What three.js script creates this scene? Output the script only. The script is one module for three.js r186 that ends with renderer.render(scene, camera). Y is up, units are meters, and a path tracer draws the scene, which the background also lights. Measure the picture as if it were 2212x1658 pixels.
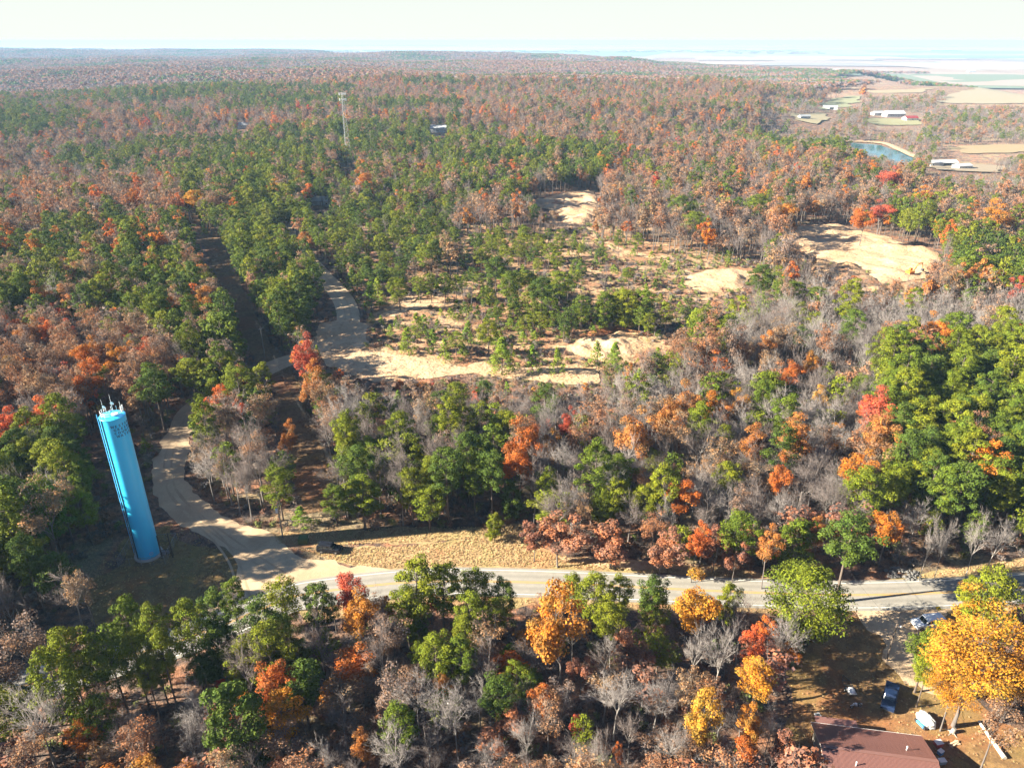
import * as THREE from 'three';
import { mergeGeometries } from 'three/addons/utils/BufferGeometryUtils.js';
import { RoundedBoxGeometry } from 'three/addons/geometries/RoundedBoxGeometry.js';
import { FontLoader } from 'three/addons/loaders/FontLoader.js';
import { TextGeometry } from 'three/addons/geometries/TextGeometry.js';

// ------------------------------------------------------------------ camera, sky, sun, exposure
const EYE = 95, PITCH = THREE.MathUtils.degToRad(25.25), FOV = 55.5;
const camera = new THREE.PerspectiveCamera(FOV, 1024 / 767, 0.5, 90000);
camera.position.set(0, EYE, 0);
camera.rotation.set(-PITCH, 0, 0);
const scene = new THREE.Scene();
const renderer = new THREE.WebGLRenderer({ antialias: true });
renderer.toneMapping = THREE.LinearToneMapping;
const EXPOSURE = 5.3;
renderer.toneMappingExposure = EXPOSURE;
renderer.shadowMap.enabled = true;

const SUN_EL = THREE.MathUtils.degToRad(25), SUN_AZ = THREE.MathUtils.degToRad(9);
const sunDir = new THREE.Vector3(-Math.cos(SUN_EL) * Math.cos(SUN_AZ), Math.sin(SUN_EL), Math.cos(SUN_EL) * Math.sin(SUN_AZ));
const sun = new THREE.DirectionalLight(new THREE.Color(1, 0.915, 0.745), 5);
sun.position.copy(sunDir).multiplyScalar(600).add(new THREE.Vector3(0, 0, -250));
sun.target.position.set(0, 0, -250);
sun.castShadow = true;
Object.assign(sun.shadow.camera, { left: -420, right: 420, top: 420, bottom: -420, near: 1, far: 1600 });
sun.shadow.mapSize.set(4096, 4096);
scene.add(sun, sun.target);

{ // clear late-autumn sky: bleached near the horizon, blue overhead
  const W = 256, Hh = 256, d = new Float32Array(W * Hh * 4);
  const hor = [0.96, 1.02, 0.94], mid = [0.32, 0.5, 0.82], zen = [0.08, 0.175, 0.42];
  for (let j = 0; j < Hh; j++) {
    const e = Math.max(0, ((j + 0.5) / Hh - 0.5) * 180);
    const a = Math.exp(-((e / 11) ** 2)), b = Math.exp(-e / 32) * (1 - a);
    for (let i = 0; i < W; i++) for (let c = 0; c < 3; c++)
      d[(j * W + i) * 4 + c] = (hor[c] * a + mid[c] * b + zen[c] * (1 - a - b)) / EXPOSURE;
    for (let i = 0; i < W; i++) d[(j * W + i) * 4 + 3] = 1;
  }
  const sky = new THREE.DataTexture(d, W, Hh, THREE.RGBAFormat, THREE.FloatType);
  sky.mapping = THREE.EquirectangularReflectionMapping;
  sky.magFilter = THREE.LinearFilter; sky.needsUpdate = true;
  scene.background = sky; scene.environment = sky;
}
scene.fog = new THREE.FogExp2(new THREE.Color(0.4, 0.66, 1.0), 0.00008);

// ------------------------------------------------------------------ helpers
const V = (x, y, z) => new THREE.Vector3(x, y, z);
const lerp = THREE.MathUtils.lerp, clamp = THREE.MathUtils.clamp;
const sstep = (a, b, x) => { const t = clamp((x - a) / (b - a), 0, 1); return t * t * (3 - 2 * t); };
function rngOf(seed) {
  let a = seed >>> 0;
  return () => { a = (a + 0x6D2B79F5) | 0; let t = Math.imul(a ^ (a >>> 15), 1 | a); t = (t + Math.imul(t ^ (t >>> 7), 61 | t)) ^ t; return ((t ^ (t >>> 14)) >>> 0) / 4294967296; };
}
const hash2 = (x, y, s) => { let h = Math.imul(x | 0, 374761393) + Math.imul(y | 0, 668265263) + Math.imul(s | 0, 1442695041); h = Math.imul(h ^ (h >>> 13), 1274126177); return ((h ^ (h >>> 16)) >>> 0) / 4294967296; };
function vnoise(x, y, s = 0, per = 0) {
  const ix = Math.floor(x), iy = Math.floor(y), fx = x - ix, fy = y - iy;
  const u = fx * fx * (3 - 2 * fx), v = fy * fy * (3 - 2 * fy);
  const m = per ? (k) => ((k % per) + per) % per : (k) => k;
  const a = hash2(m(ix), m(iy), s), b = hash2(m(ix + 1), m(iy), s), c = hash2(m(ix), m(iy + 1), s), d = hash2(m(ix + 1), m(iy + 1), s);
  return lerp(lerp(a, b, u), lerp(c, d, u), v);
}
const fbm = (x, y, s = 0, o = 4) => { let r = 0, a = 0.5, t = 0; for (let i = 0; i < o; i++) { r += a * vnoise(x, y, s + i * 17); t += a; a *= 0.5; x *= 2.03; y *= 2.03; } return r / t; };

const taken = new Map();
function numbered(name) {
  const n = taken.get(name) || 0; taken.set(name, n + 1);
  return n ? `${name}_${String(n).padStart(3, '0')}` : name;
}
function tag(o, label, category, group, kind) {
  if (label) o.userData.label = label;
  if (category) o.userData.category = category;
  if (group) o.userData.group = group;
  if (kind) o.userData.kind = kind;
  return o;
}
function shade(o) { o.traverse((m) => { if (m.isMesh) { m.castShadow = true; m.receiveShadow = true; } }); return o; }
function thing(name, label, category, pos, turn = 0, group) {
  const g = new THREE.Group(); g.name = numbered(name); g.position.copy(pos); g.rotation.y = turn;
  scene.add(g); return tag(g, label, category, group);
}
function part(parent, name, geo, material, label) {
  const m = new THREE.Mesh(Array.isArray(geo) ? merge(geo) : geo, material);
  m.name = name; m.castShadow = m.receiveShadow = true; parent.add(m);
  if (label) m.userData.label = label;
  return m;
}
function merge(list) {
  const clean = list.map((g) => { const h = g.index ? g.toNonIndexed() : g.clone(); for (const k of Object.keys(h.attributes)) if (!['position', 'normal', 'uv'].includes(k)) h.deleteAttribute(k); if (!h.attributes.uv) h.setAttribute('uv', new THREE.BufferAttribute(new Float32Array(h.attributes.position.count * 2), 2)); return h; });
  return mergeGeometries(clean);
}
const box = (w, h, d, x = 0, y = 0, z = 0, r = 0.02) => { const g = r > 0 ? new RoundedBoxGeometry(w, h, d, 2, Math.min(r, w / 3, h / 3, d / 3)) : new THREE.BoxGeometry(w, h, d); g.translate(x, y, z); return g; };
const cyl = (r0, r1, h, x = 0, y = 0, z = 0, s = 12) => { const g = new THREE.CylinderGeometry(r1, r0, h, s); g.translate(x, y, z); return g; };
function rod(a, b, r0, r1 = r0, s = 6) {
  const d = b.clone().sub(a), g = new THREE.CylinderGeometry(r1, r0, d.length(), s);
  g.applyQuaternion(new THREE.Quaternion().setFromUnitVectors(V(0, 1, 0), d.clone().normalize()));
  const m = a.clone().add(b).multiplyScalar(0.5); g.translate(m.x, m.y, m.z); return g;
}
const rgb = (r, g, b) => new THREE.Color().setRGB(r, g, b);
const M = (c, rough = 0.85, extra = {}) => new THREE.MeshStandardMaterial({ color: c, roughness: rough, side: THREE.DoubleSide, ...extra });

// ------------------------------------------------------------------ terrain heights (metres), forward distance is -z
const F = 829 / Math.tan(THREE.MathUtils.degToRad(FOV / 2)), CP = Math.cos(PITCH), SP = Math.sin(PITCH);
const interp = (tab, x) => { if (x <= tab[0][0]) return tab[0][1]; for (let i = 1; i < tab.length; i++) if (x <= tab[i][0]) { const [a, b] = [tab[i - 1], tab[i]]; return lerp(a[1], b[1], (x - a[0]) / (b[0] - a[0])); } return tab[tab.length - 1][1]; };
const RIM = [[-1.2, 11000], [-0.63, 9000], [-0.35, 6800], [-0.22, 5600], [0, 4700], [0.2, 3900], [0.4, 2900], [0.52, 2200], [0.65, 1750], [1.2, 1300]];
const rimOf = (x, z) => (-z > 200 ? interp(RIM, x / -z) : 3000);
const POND = { x: 398, z: -812 };
function H(x, z) {
  const r = Math.hypot(x, z);
  const wood = sstep(230, 750, r);
  let h = 0;
  if (wood > 0) {
    const n = fbm(x / 620 + 3.7, z / 430 + 1.3, 5, 3) - 0.5, m = fbm(x / 1900 + 9.1, z / 1500, 9, 2) - 0.5;
    h = wood * (n * 44 + m * 30 * sstep(700, 2500, r));
    // the farm valley on the east side
    const vx = sstep(260, 520, x - 0.06 * -z), vz = sstep(560, 760, -z);
    h = lerp(h, h * 0.22 - 15, vx * vz);
    h += 46 * sstep(800, 1900, r) * (fbm(x / 1000 + 4, z / 420, 15, 2) - 0.5);
    if (-z > 200) { const rim = rimOf(x, z); h = lerp(h, -52 + n * 2.5, sstep(rim, rim + 900, r)); }
    const pd = Math.hypot((x - POND.x) / 1.25, z - POND.z);
    h = lerp(-15, h, sstep(95, 230, pd));
  }
  return h;
}
// survey of the place: sight lines from the drone's position meet the terrain
const seen = (x, y, z) => { const d = -(y - EYE) * SP - z * CP; return [1106 + (F * x) / d, 829 - (F * ((y - EYE) * CP - z * SP)) / d, d]; };
function onPlane(px, py, y) {
  const a = (px - 1106) / F, b = (829 - py) / F, dy = -SP + b * CP, dz = -CP - b * SP, t = (y - EYE) / dy;
  return V(a * t, y, dz * t);
}
function at(px, py, up = 0) {
  const a = (px - 1106) / F, b = (829 - py) / F, dy = -SP + b * CP, dz = -CP - b * SP;
  const gap = (t) => EYE + dy * t - H(a * t, dz * t) - up;
  let t0 = 20, t1 = 20;
  while (t1 < 40000 && gap(t1) > 0) { t0 = t1; t1 *= 1.012; }
  for (let i = 0; i < 24; i++) { const m = (t0 + t1) / 2; if (gap(m) > 0) t0 = m; else t1 = m; }
  const x = a * t1, z = dz * t1;
  return V(x, H(x, z) + up, z);
}
const ground = (px, py) => at(px, py, 0);
const inPoly = (P, x, z) => { let c = false; for (let i = 0, j = P.length - 1; i < P.length; j = i++) { const [xi, zi] = P[i], [xj, zj] = P[j]; if ((zi > z) !== (zj > z) && x < ((xj - xi) * (z - zi)) / (zj - zi) + xi) c = !c; } return c; };
const polyDist = (P, x, z) => {
  let d = 1e9;
  for (let i = 0, j = P.length - 1; i < P.length; j = i++) { const [ax, az] = P[j], [bx, bz] = P[i], ux = bx - ax, uz = bz - az, t = clamp(((x - ax) * ux + (z - az) * uz) / (ux * ux + uz * uz + 1e-9), 0, 1); d = Math.min(d, Math.hypot(x - ax - ux * t, z - az - uz * t)); }
  return inPoly(P, x, z) ? d : -d;
};
const lineDist = (L, x, z) => { let d = 1e9; for (let i = 1; i < L.length; i++) { const a = L[i - 1], b = L[i], ux = b.x - a.x, uz = b.z - a.z, t = clamp(((x - a.x) * ux + (z - a.z) * uz) / (ux * ux + uz * uz + 1e-9), 0, 1); d = Math.min(d, Math.hypot(x - a.x - ux * t, z - a.z - uz * t)); } return d; };
const world = (pts, up = 0) => pts.map(([x, y]) => { const p = at(x, y, up); return [p.x, p.z]; });
// ------------------------------------------------------------------ surface textures
function surface(size, metres, fn, linear) {
  const d = new Uint8Array(size * size * 4);
  const enc = (v) => Math.round(255 * clamp(v <= 0.0031308 ? v * 12.92 : 1.055 * Math.pow(v, 1 / 2.4) - 0.055, 0, 1));
  for (let j = 0; j < size; j++) for (let i = 0; i < size; i++) {
    const c = fn(i / size, j / size), k = (j * size + i) * 4;
    if (linear) d[k] = d[k + 1] = d[k + 2] = Math.round(255 * clamp(c, 0, 1)); else { d[k] = enc(c[0]); d[k + 1] = enc(c[1]); d[k + 2] = enc(c[2]); }
    d[k + 3] = 255;
  }
  const t = new THREE.DataTexture(d, size, size); t.wrapS = t.wrapT = THREE.RepeatWrapping; t.magFilter = THREE.LinearFilter;
  if (!linear) t.colorSpace = THREE.SRGBColorSpace;
  t.repeat.set(1 / metres, 1 / metres); t.needsUpdate = true; return t;
}
const pn = (u, v, f, s) => vnoise(u * f, v * f, s, f);
const pfbm = (u, v, f, s, o = 4) => { let r = 0, a = 0.5, t = 0; for (let i = 0; i < o; i++) { r += a * pn(u, v, f, s + i); t += a; a *= 0.55; f *= 2; } return r / t; };
const mix3 = (a, b, t) => [lerp(a[0], b[0], t), lerp(a[1], b[1], t), lerp(a[2], b[2], t)];
const litterTex = surface(1024, 90, (u, v) => {
  const a = pfbm(u, v, 9, 1, 5), b = pfbm(u, v, 60, 11, 4), c = pn(u, v, 512, 31), d = pfbm(u, v, 23, 41, 3);
  let k = mix3([0.055, 0.038, 0.03], [0.17, 0.095, 0.055], sstep(0.3, 0.7, b));
  k = mix3(k, [0.25, 0.105, 0.045], sstep(0.55, 0.75, d) * 0.7);
  k = mix3(k, [0.17, 0.14, 0.07], sstep(0.55, 0.7, a) * 0.6);
  const f = 0.55 + 0.9 * c; return k.map((x) => x * f);
});
const grassTex = surface(1024, 60, (u, v) => {
  const a = pfbm(u, v, 7, 3, 4), b = pfbm(u, v, 70, 13, 3), c = pn(u, v, 480, 33);
  let k = mix3([0.21, 0.135, 0.062], [0.33, 0.225, 0.108], sstep(0.3, 0.7, b));
  k = mix3(k, [0.33, 0.15, 0.065], sstep(0.5, 0.72, a) * 0.75);
  k = mix3(k, [0.25, 0.21, 0.075], sstep(0.52, 0.7, pfbm(u, v, 12, 53, 3)) * 0.5);
  const f = 0.68 + 0.64 * c; return k.map((x) => x * f);
});
const sandTex = surface(1024, 50, (u, v) => {
  const a = pfbm(u, v, 6, 5, 5), b = pfbm(u, v, 48, 15, 4), c = pn(u, v, 500, 35);
  let k = mix3([0.42, 0.262, 0.142], [0.47, 0.32, 0.19], sstep(0.3, 0.7, a));
  k = mix3(k, [0.3, 0.16, 0.075], sstep(0.54, 0.74, b) * 0.7);
  const f = 0.8 + 0.4 * c; return k.map((x) => x * f);
});
const soilTex = surface(1024, 60, (u, v) => {
  const a = pfbm(u, v, 8, 7, 5), b = pfbm(u, v, 40, 17, 4), c = pn(u, v, 500, 37);
  let k = mix3([0.28, 0.13, 0.06], [0.4, 0.24, 0.125], sstep(0.35, 0.65, a));
  k = mix3(k, [0.13, 0.1, 0.05], sstep(0.5, 0.66, b) * 0.8);
  const f = 0.75 + 0.5 * c; return k.map((x) => x * f);
});
const gravelTex = surface(1024, 40, (u, v) => {
  const a = pfbm(u, v, 6, 8, 4), c = pn(u, v, 512, 38), b = pfbm(u, v, 90, 18, 2);
  const k = mix3([0.38, 0.258, 0.155], [0.47, 0.34, 0.21], sstep(0.25, 0.7, a)), f = 0.8 + 0.25 * c + 0.15 * b; return k.map((x) => x * f);
});
const asphaltTex = surface(1024, 30, (u, v) => {
  const a = pfbm(u, v, 5, 9, 4), c = pn(u, v, 512, 39), b = pfbm(u, v, 40, 19, 3);
  const o = Math.abs((v > 0.5 ? v - 1 : v) * 30), wear = 0.02 * Math.exp(-(((o - 0.85) / 0.3) ** 2)) + 0.02 * Math.exp(-(((o - 2.55) / 0.3) ** 2)) - 0.025 * Math.exp(-(((o - 1.7) / 0.35) ** 2)), g = 0.185 + 0.05 * a + 0.05 * (c - 0.5) + 0.04 * (b - 0.5) + wear * (0.6 + 0.8 * b); return [g * 1.08, g, g * 0.86];
});
const lumpTex = surface(512, 12, (u, v) => pfbm(u, v, 16, 61, 5), true);
const fineTex = surface(512, 5, (u, v) => pfbm(u, v, 60, 62, 3), true);
const vc = { vertexColors: true };
const mGround = M(0xffffff, 0.97, { map: litterTex, bumpMap: lumpTex, bumpScale: 0.35, ...vc });
const mField = M(0xffffff, 1, { ...vc });
const mGrass = M(0xffffff, 0.97, { map: grassTex, bumpMap: lumpTex, bumpScale: 0.025 });
const mSand = M(0xffffff, 0.95, { map: sandTex, bumpMap: lumpTex, bumpScale: 0.3 });
const mSoil = M(0xffffff, 0.96, { map: soilTex, bumpMap: lumpTex, bumpScale: 0.4 });
const mGravel = M(0xffffff, 0.95, { map: gravelTex, bumpMap: fineTex, bumpScale: 0.05 });
const mAsphalt = M(0xffffff, 0.85, { map: asphaltTex, bumpMap: fineTex, bumpScale: 0.012 });
const mWhitePaint = M(rgb(0.62, 0.6, 0.55), 0.7), mYellowPaint = M(rgb(0.52, 0.27, 0.03), 0.7);

function structure(name, geo, material, parent) {
  const m = new THREE.Mesh(geo, material); m.receiveShadow = m.castShadow = true;
  m.name = parent ? name : numbered(name); (parent || scene).add(m); if (!parent) m.userData.kind = 'structure';
  return m;
}
// ------------------------------------------------------------------ one sheet of terrain out to the horizon
{
  const NA = 288, R = [0]; for (let r = 8; r < 52000; r *= r < 3000 ? 1.032 : 1.06) R.push(r);
  const pos = [], col = [], uv = [], idx = [];
  for (let k = 0; k < R.length; k++) for (let i = 0; i <= NA; i++) {
    const a = (i / NA) * Math.PI * 2, x = Math.sin(a) * R[k], z = -Math.cos(a) * R[k];
    pos.push(x, H(x, z), z); uv.push(x, z);
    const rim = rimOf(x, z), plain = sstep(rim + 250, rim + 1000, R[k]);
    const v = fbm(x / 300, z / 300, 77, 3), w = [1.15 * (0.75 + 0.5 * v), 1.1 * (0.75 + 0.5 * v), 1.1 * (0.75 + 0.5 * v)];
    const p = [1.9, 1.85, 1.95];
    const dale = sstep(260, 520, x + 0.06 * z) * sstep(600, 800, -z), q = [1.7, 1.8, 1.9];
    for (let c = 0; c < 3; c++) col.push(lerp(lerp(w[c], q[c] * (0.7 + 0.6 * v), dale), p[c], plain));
  }
  for (let k = 0; k + 1 < R.length; k++) for (let i = 0; i < NA; i++) { const a = k * (NA + 1) + i, b = a + NA + 1; idx.push(a, a + 1, b, a + 1, b + 1, b); }
  const g = new THREE.BufferGeometry();
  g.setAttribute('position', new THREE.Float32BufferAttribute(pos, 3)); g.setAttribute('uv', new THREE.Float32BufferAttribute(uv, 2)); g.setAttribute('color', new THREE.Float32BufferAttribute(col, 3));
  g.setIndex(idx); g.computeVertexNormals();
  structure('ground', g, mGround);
}
// ------------------------------------------------------------------ sheets of sand, soil, grass and gravel lying on it
function sheet(name, pts, cell, lift, material, { rough = 0.8, wave = 6, relief = 0, seed = 1, parent } = {}) {
  const P = Array.isArray(pts[0]) ? pts : pts.map((p) => [p.x, p.z]);
  let x0 = 1e9, x1 = -1e9, z0 = 1e9, z1 = -1e9;
  for (const [x, z] of P) { x0 = Math.min(x0, x); x1 = Math.max(x1, x); z0 = Math.min(z0, z); z1 = Math.max(z1, z); }
  x0 -= 3; z0 -= 3; x1 += 3; z1 += 3;
  const nx = Math.ceil((x1 - x0) / cell), nz = Math.ceil((z1 - z0) / cell);
  const f = new Float32Array((nx + 1) * (nz + 1));
  for (let j = 0; j <= nz; j++) for (let i = 0; i <= nx; i++) { const x = x0 + i * cell, z = z0 + j * cell; f[j * (nx + 1) + i] = polyDist(P, x, z) + (fbm(x / wave, z / wave, 100 + seed, 3) - 0.5) * 2 * rough * 2; }
  const pos = [], uv = [], idx = [], at_ = new Map();
  const vert = (x, z, d) => {
    const key = Math.round(x * 200) * 4e6 + Math.round(z * 200); let k = at_.get(key);
    if (k === undefined) {
      k = pos.length / 3; at_.set(key, k);
      let y = H(x, z) + lift;
      if (relief) { const e = sstep(0, 5, d); y += relief * e * (Math.pow(fbm(x / 9 + seed, z / 7, 140, 4), 2) * 2.2 + 0.5 * Math.abs(fbm(x / 3.2, z / 3.2, 150, 3) - 0.5)); }
      pos.push(x, y, z); uv.push(x, z);
    } return k;
  };
  for (let j = 0; j < nz; j++) for (let i = 0; i < nx; i++) {
    const c = [[i, j], [i, j + 1], [i + 1, j + 1], [i + 1, j]].map(([a, b]) => [x0 + a * cell, z0 + b * cell, f[b * (nx + 1) + a]]);
    const out = [];
    for (let k = 0; k < 4; k++) {
      const a = c[k], b = c[(k + 1) % 4];
      if (a[2] > 0) out.push(vert(...a));
      if ((a[2] > 0) !== (b[2] > 0)) { const t = a[2] / (a[2] - b[2]); out.push(vert(lerp(a[0], b[0], t), lerp(a[1], b[1], t), 0)); }
    }
    for (let k = 2; k < out.length; k++) idx.push(out[0], out[k - 1], out[k]);
  }
  const g = new THREE.BufferGeometry();
  g.setAttribute('position', new THREE.Float32BufferAttribute(pos, 3)); g.setAttribute('uv', new THREE.Float32BufferAttribute(uv, 2)); g.setIndex(idx); g.computeVertexNormals();
  return structure(name, g, material, parent);
}
const curve = (pts, n) => new THREE.CatmullRomCurve3(pts.map(([x, y]) => ground(x, y)), false, 'centripetal').getSpacedPoints(n);
function ribbon(L, o0, o1, lift, cross = 1, camber = 0) {
  const pos = [], uv = [], idx = []; let s = 0;
  for (let i = 0; i < L.length; i++) {
    const a = L[Math.max(0, i - 1)], b = L[Math.min(L.length - 1, i + 1)], dx = b.x - a.x, dz = b.z - a.z, l = Math.hypot(dx, dz), nx = -dz / l, nz = dx / l;
    if (i) s += Math.hypot(L[i].x - L[i - 1].x, L[i].z - L[i - 1].z);
    for (let k = 0; k <= cross; k++) { const o = lerp(o0, o1, k / cross), x = L[i].x + nx * o, z = L[i].z + nz * o; pos.push(x, H(x, z) + lift + camber * (1 - Math.min(1, Math.abs(o) / 4.2)), z); uv.push(s, o); }
  }
  for (let i = 0; i + 1 < L.length; i++) for (let k = 0; k < cross; k++) { const a = i * (cross + 1) + k, b = a + cross + 1; idx.push(a, b, a + 1, a + 1, b, b + 1); }
  const g = new THREE.BufferGeometry();
  g.setAttribute('position', new THREE.Float32BufferAttribute(pos, 3)); g.setAttribute('uv', new THREE.Float32BufferAttribute(uv, 2)); g.setIndex(idx); g.computeVertexNormals();
  const n = g.attributes.normal; if (n.getY(0) < 0) { g.setIndex(idx.map((_, i) => idx[i - (i % 3) + [0, 2, 1][i % 3]])); g.computeVertexNormals(); }
  return g;
}
// the two-lane highway
const HWY = curve([[-420, 1610], [-200, 1552], [0, 1496], [200, 1440], [360, 1394], [473, 1354], [560, 1318], [633, 1290], [687, 1280], [784, 1268], [864, 1260], [970, 1256], [1114, 1258], [1237, 1262], [1371, 1269], [1475, 1274], [1585, 1279], [1675, 1282.5], [1828, 1286], [1941, 1284.5], [2071, 1279], [2212, 1269], [2400, 1250], [2700, 1212]], 260);
const highway = structure('highway', ribbon(HWY, -4.15, 4.15, 0.1, 6, 0.06), mAsphalt);
for (const [a, b, name, m] of [[-3.45, -3.31, 'edge_line', mWhitePaint], [3.31, 3.45, 'edge_line', mWhitePaint], [-0.24, -0.1, 'center_line', mYellowPaint], [0.1, 0.24, 'center_line', mYellowPaint]]) {
  const whole = name === 'edge_line' && b > 0 ? HWY : HWY;
  structure(name, ribbon(whole, a, b, 0.118, 1, 0.06), m, highway);
}
{ // tar-sealed cracks across the lanes
  const mTar = M(rgb(0.04, 0.04, 0.042), 0.6);
  for (const [i0, sk] of [[181, 2], [186, 3], [140, 2.5], [158, -2]]) { const L = []; for (let k = 0; k <= 8; k++) { const p = HWY[i0], q = HWY[i0 + 1], dx = q.x - p.x, dz = q.z - p.z, l = Math.hypot(dx, dz), o = lerp(-4, 4, k / 8), s = (k / 8) * sk + 0.25 * (hash2(k, i0, 3) - 0.5); L.push(V(p.x + (dx / l) * s - (dz / l) * o, 0, p.z + (dz / l) * s + (dx / l) * o)); } structure('sealed_crack', ribbon(L, -0.035, 0.035, 0.114, 1, 0.0), mTar, highway); }
}
// gravel side road: wide apron at the junction, then winding up to the pits
const APRON = world([[335, 1010], [345, 955], [385, 915], [400, 905], [420, 905], [408, 960], [404, 1000], [412, 1050], [440, 1086], [500, 1118], [560, 1147], [605, 1175], [640, 1190], [690, 1204], [760, 1224], [860, 1232], [890, 1245], [780, 1262], [640, 1286], [560, 1316], [480, 1350], [436, 1318], [480, 1275], [503, 1245], [505, 1228], [480, 1190], [435, 1150], [365, 1120], [333, 1065]]);
sheet('gravel_apron', APRON, 0.6, 0.07, mGravel, { rough: 1.0, wave: 6, seed: 3 });
const TRACK = curve([[402, 925], [412, 895], [440, 868], [500, 830], [560, 805], [610, 783], [660, 768], [705, 752], [738, 725], [752, 695], [745, 655], [722, 622], [700, 600], [668, 565], [635, 540], [622, 505], [640, 470], [668, 447]], 130);
structure('gravel_track', ribbon(TRACK, -4.3, 4.3, 0.075, 4), mGravel);
const mPacked = M(rgb(0.9, 0.89, 0.88), 0.95, { map: gravelTex, bumpMap: fineTex, bumpScale: 0.03 }), track = scene.getObjectByName('gravel_track'), apron = scene.getObjectByName('gravel_apron');
for (const o of [-1.15, 0.95]) structure('wheel_rut', ribbon(TRACK, o - 0.28, o + 0.28, 0.09, 1), mPacked, track);
[[[650, 1268], [575, 1222], [500, 1172], [430, 1120], [378, 1072], [362, 1020], [370, 965], [398, 915]], [[540, 1318], [520, 1262], [505, 1215], [470, 1165], [420, 1118], [372, 1060]]].forEach((c) => { const L = curve(c, 60); for (const o of [-0.85, 0.85]) structure('wheel_rut', ribbon(L, o - 0.22, o + 0.22, 0.088 + 0.004 * (o > 0) + 0.001 * c.length, 1), mPacked, apron); });
const VERGE = world([[622, 1181], [690, 1186], [900, 1176], [1140, 1152], [1158, 1183], [1200, 1198], [1400, 1213], [1600, 1233], [1690, 1246], [1640, 1254], [1400, 1240], [1200, 1230], [1000, 1226], [860, 1232], [760, 1222], [690, 1203]]);
sheet('grass_verge', VERGE, 0.8, 0.045, mGrass, { rough: 0.6, seed: 5 });
const BANK = world([[575, 1150], [640, 1150], [760, 1142], [900, 1138], [1140, 1135], [1150, 1160], [900, 1172], [690, 1180], [600, 1176]]);
sheet('grass_bank', BANK, 0.9, 0.04, mGrass, { rough: 0.9, seed: 6 });
const VERGE_E = world([[1860, 1264], [1930, 1246], [2010, 1238], [2100, 1222], [2260, 1200], [2380, 1200], [2380, 1246], [2212, 1250], [2105, 1254], [1975, 1259]]);
sheet('grass_verge', VERGE_E, 0.8, 0.045, mGrass, { rough: 0.6, seed: 7 });
const VERGE_S = world([[640, 1320], [840, 1294], [1120, 1286], [1280, 1292], [1600, 1306], [1830, 1314], [2060, 1309], [2212, 1300], [2212, 1318], [1830, 1330], [1600, 1326], [1280, 1310], [1120, 1308], [840, 1318], [660, 1345]]);
sheet('grass_verge', VERGE_S, 0.8, 0.045, mGrass, { rough: 0.7, seed: 8 });
const STRIP = world([[1195, 1202], [1290, 1205], [1420, 1214], [1540, 1226], [1560, 1234], [1440, 1229], [1300, 1222], [1210, 1212]]);
sheet('sand_shoulder', STRIP, 0.6, 0.085, mSand, { rough: 0.6, seed: 9 });
const SITE = world([[240, 1190], [300, 1150], [365, 1125], [435, 1152], [480, 1192], [505, 1230], [480, 1275], [436, 1318], [330, 1330], [200, 1330], [180, 1260]]);
const mSiteGrass = M(rgb(0.62, 0.6, 0.42), 0.97, { map: grassTex, bumpMap: lumpTex, bumpScale: 0.2 });
sheet('tower_lawn', SITE, 0.9, 0.03, mSiteGrass, { rough: 3.2, wave: 9, seed: 10 });
const ROW_LINE = [[690, 1105], [668, 1000], [640, 900], [615, 830], [560, 745], [525, 680], [490, 600], [455, 520], [432, 470]].map(([x, y]) => ground(x, y));
const mRow = M(rgb(0.5, 0.4, 0.33), 0.97, { map: grassTex, bumpMap: lumpTex, bumpScale: 0.3 });
structure('cleared_strip', ribbon(new THREE.CatmullRomCurve3(ROW_LINE).getSpacedPoints(90), -4.2, 4.2, 0.035, 4), mRow);
// yard of the house
const YARD = world([[1745, 1398], [1800, 1366], [1840, 1330], [1960, 1316], [2090, 1310], [2110, 1400], [2080, 1480], [2160, 1560], [2300, 1640], [2300, 1760], [1700, 1760], [1690, 1560], [1700, 1470]]);
const mYard = M(rgb(0.66, 0.56, 0.43), 0.97, { map: grassTex, bumpMap: lumpTex, bumpScale: 0.05 });
sheet('yard', YARD, 0.8, 0.05, mYard, { rough: 1, seed: 11 });
const DRIVE = world([[1850, 1316], [2060, 1312], [2040, 1350], [1985, 1400], [1990, 1440], [2000, 1475], [1950, 1478], [1925, 1440], [1900, 1395], [1850, 1350]]);
sheet('driveway', DRIVE, 0.6, 0.07, mGravel, { rough: 2.6, wave: 7, seed: 12 });
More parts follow.
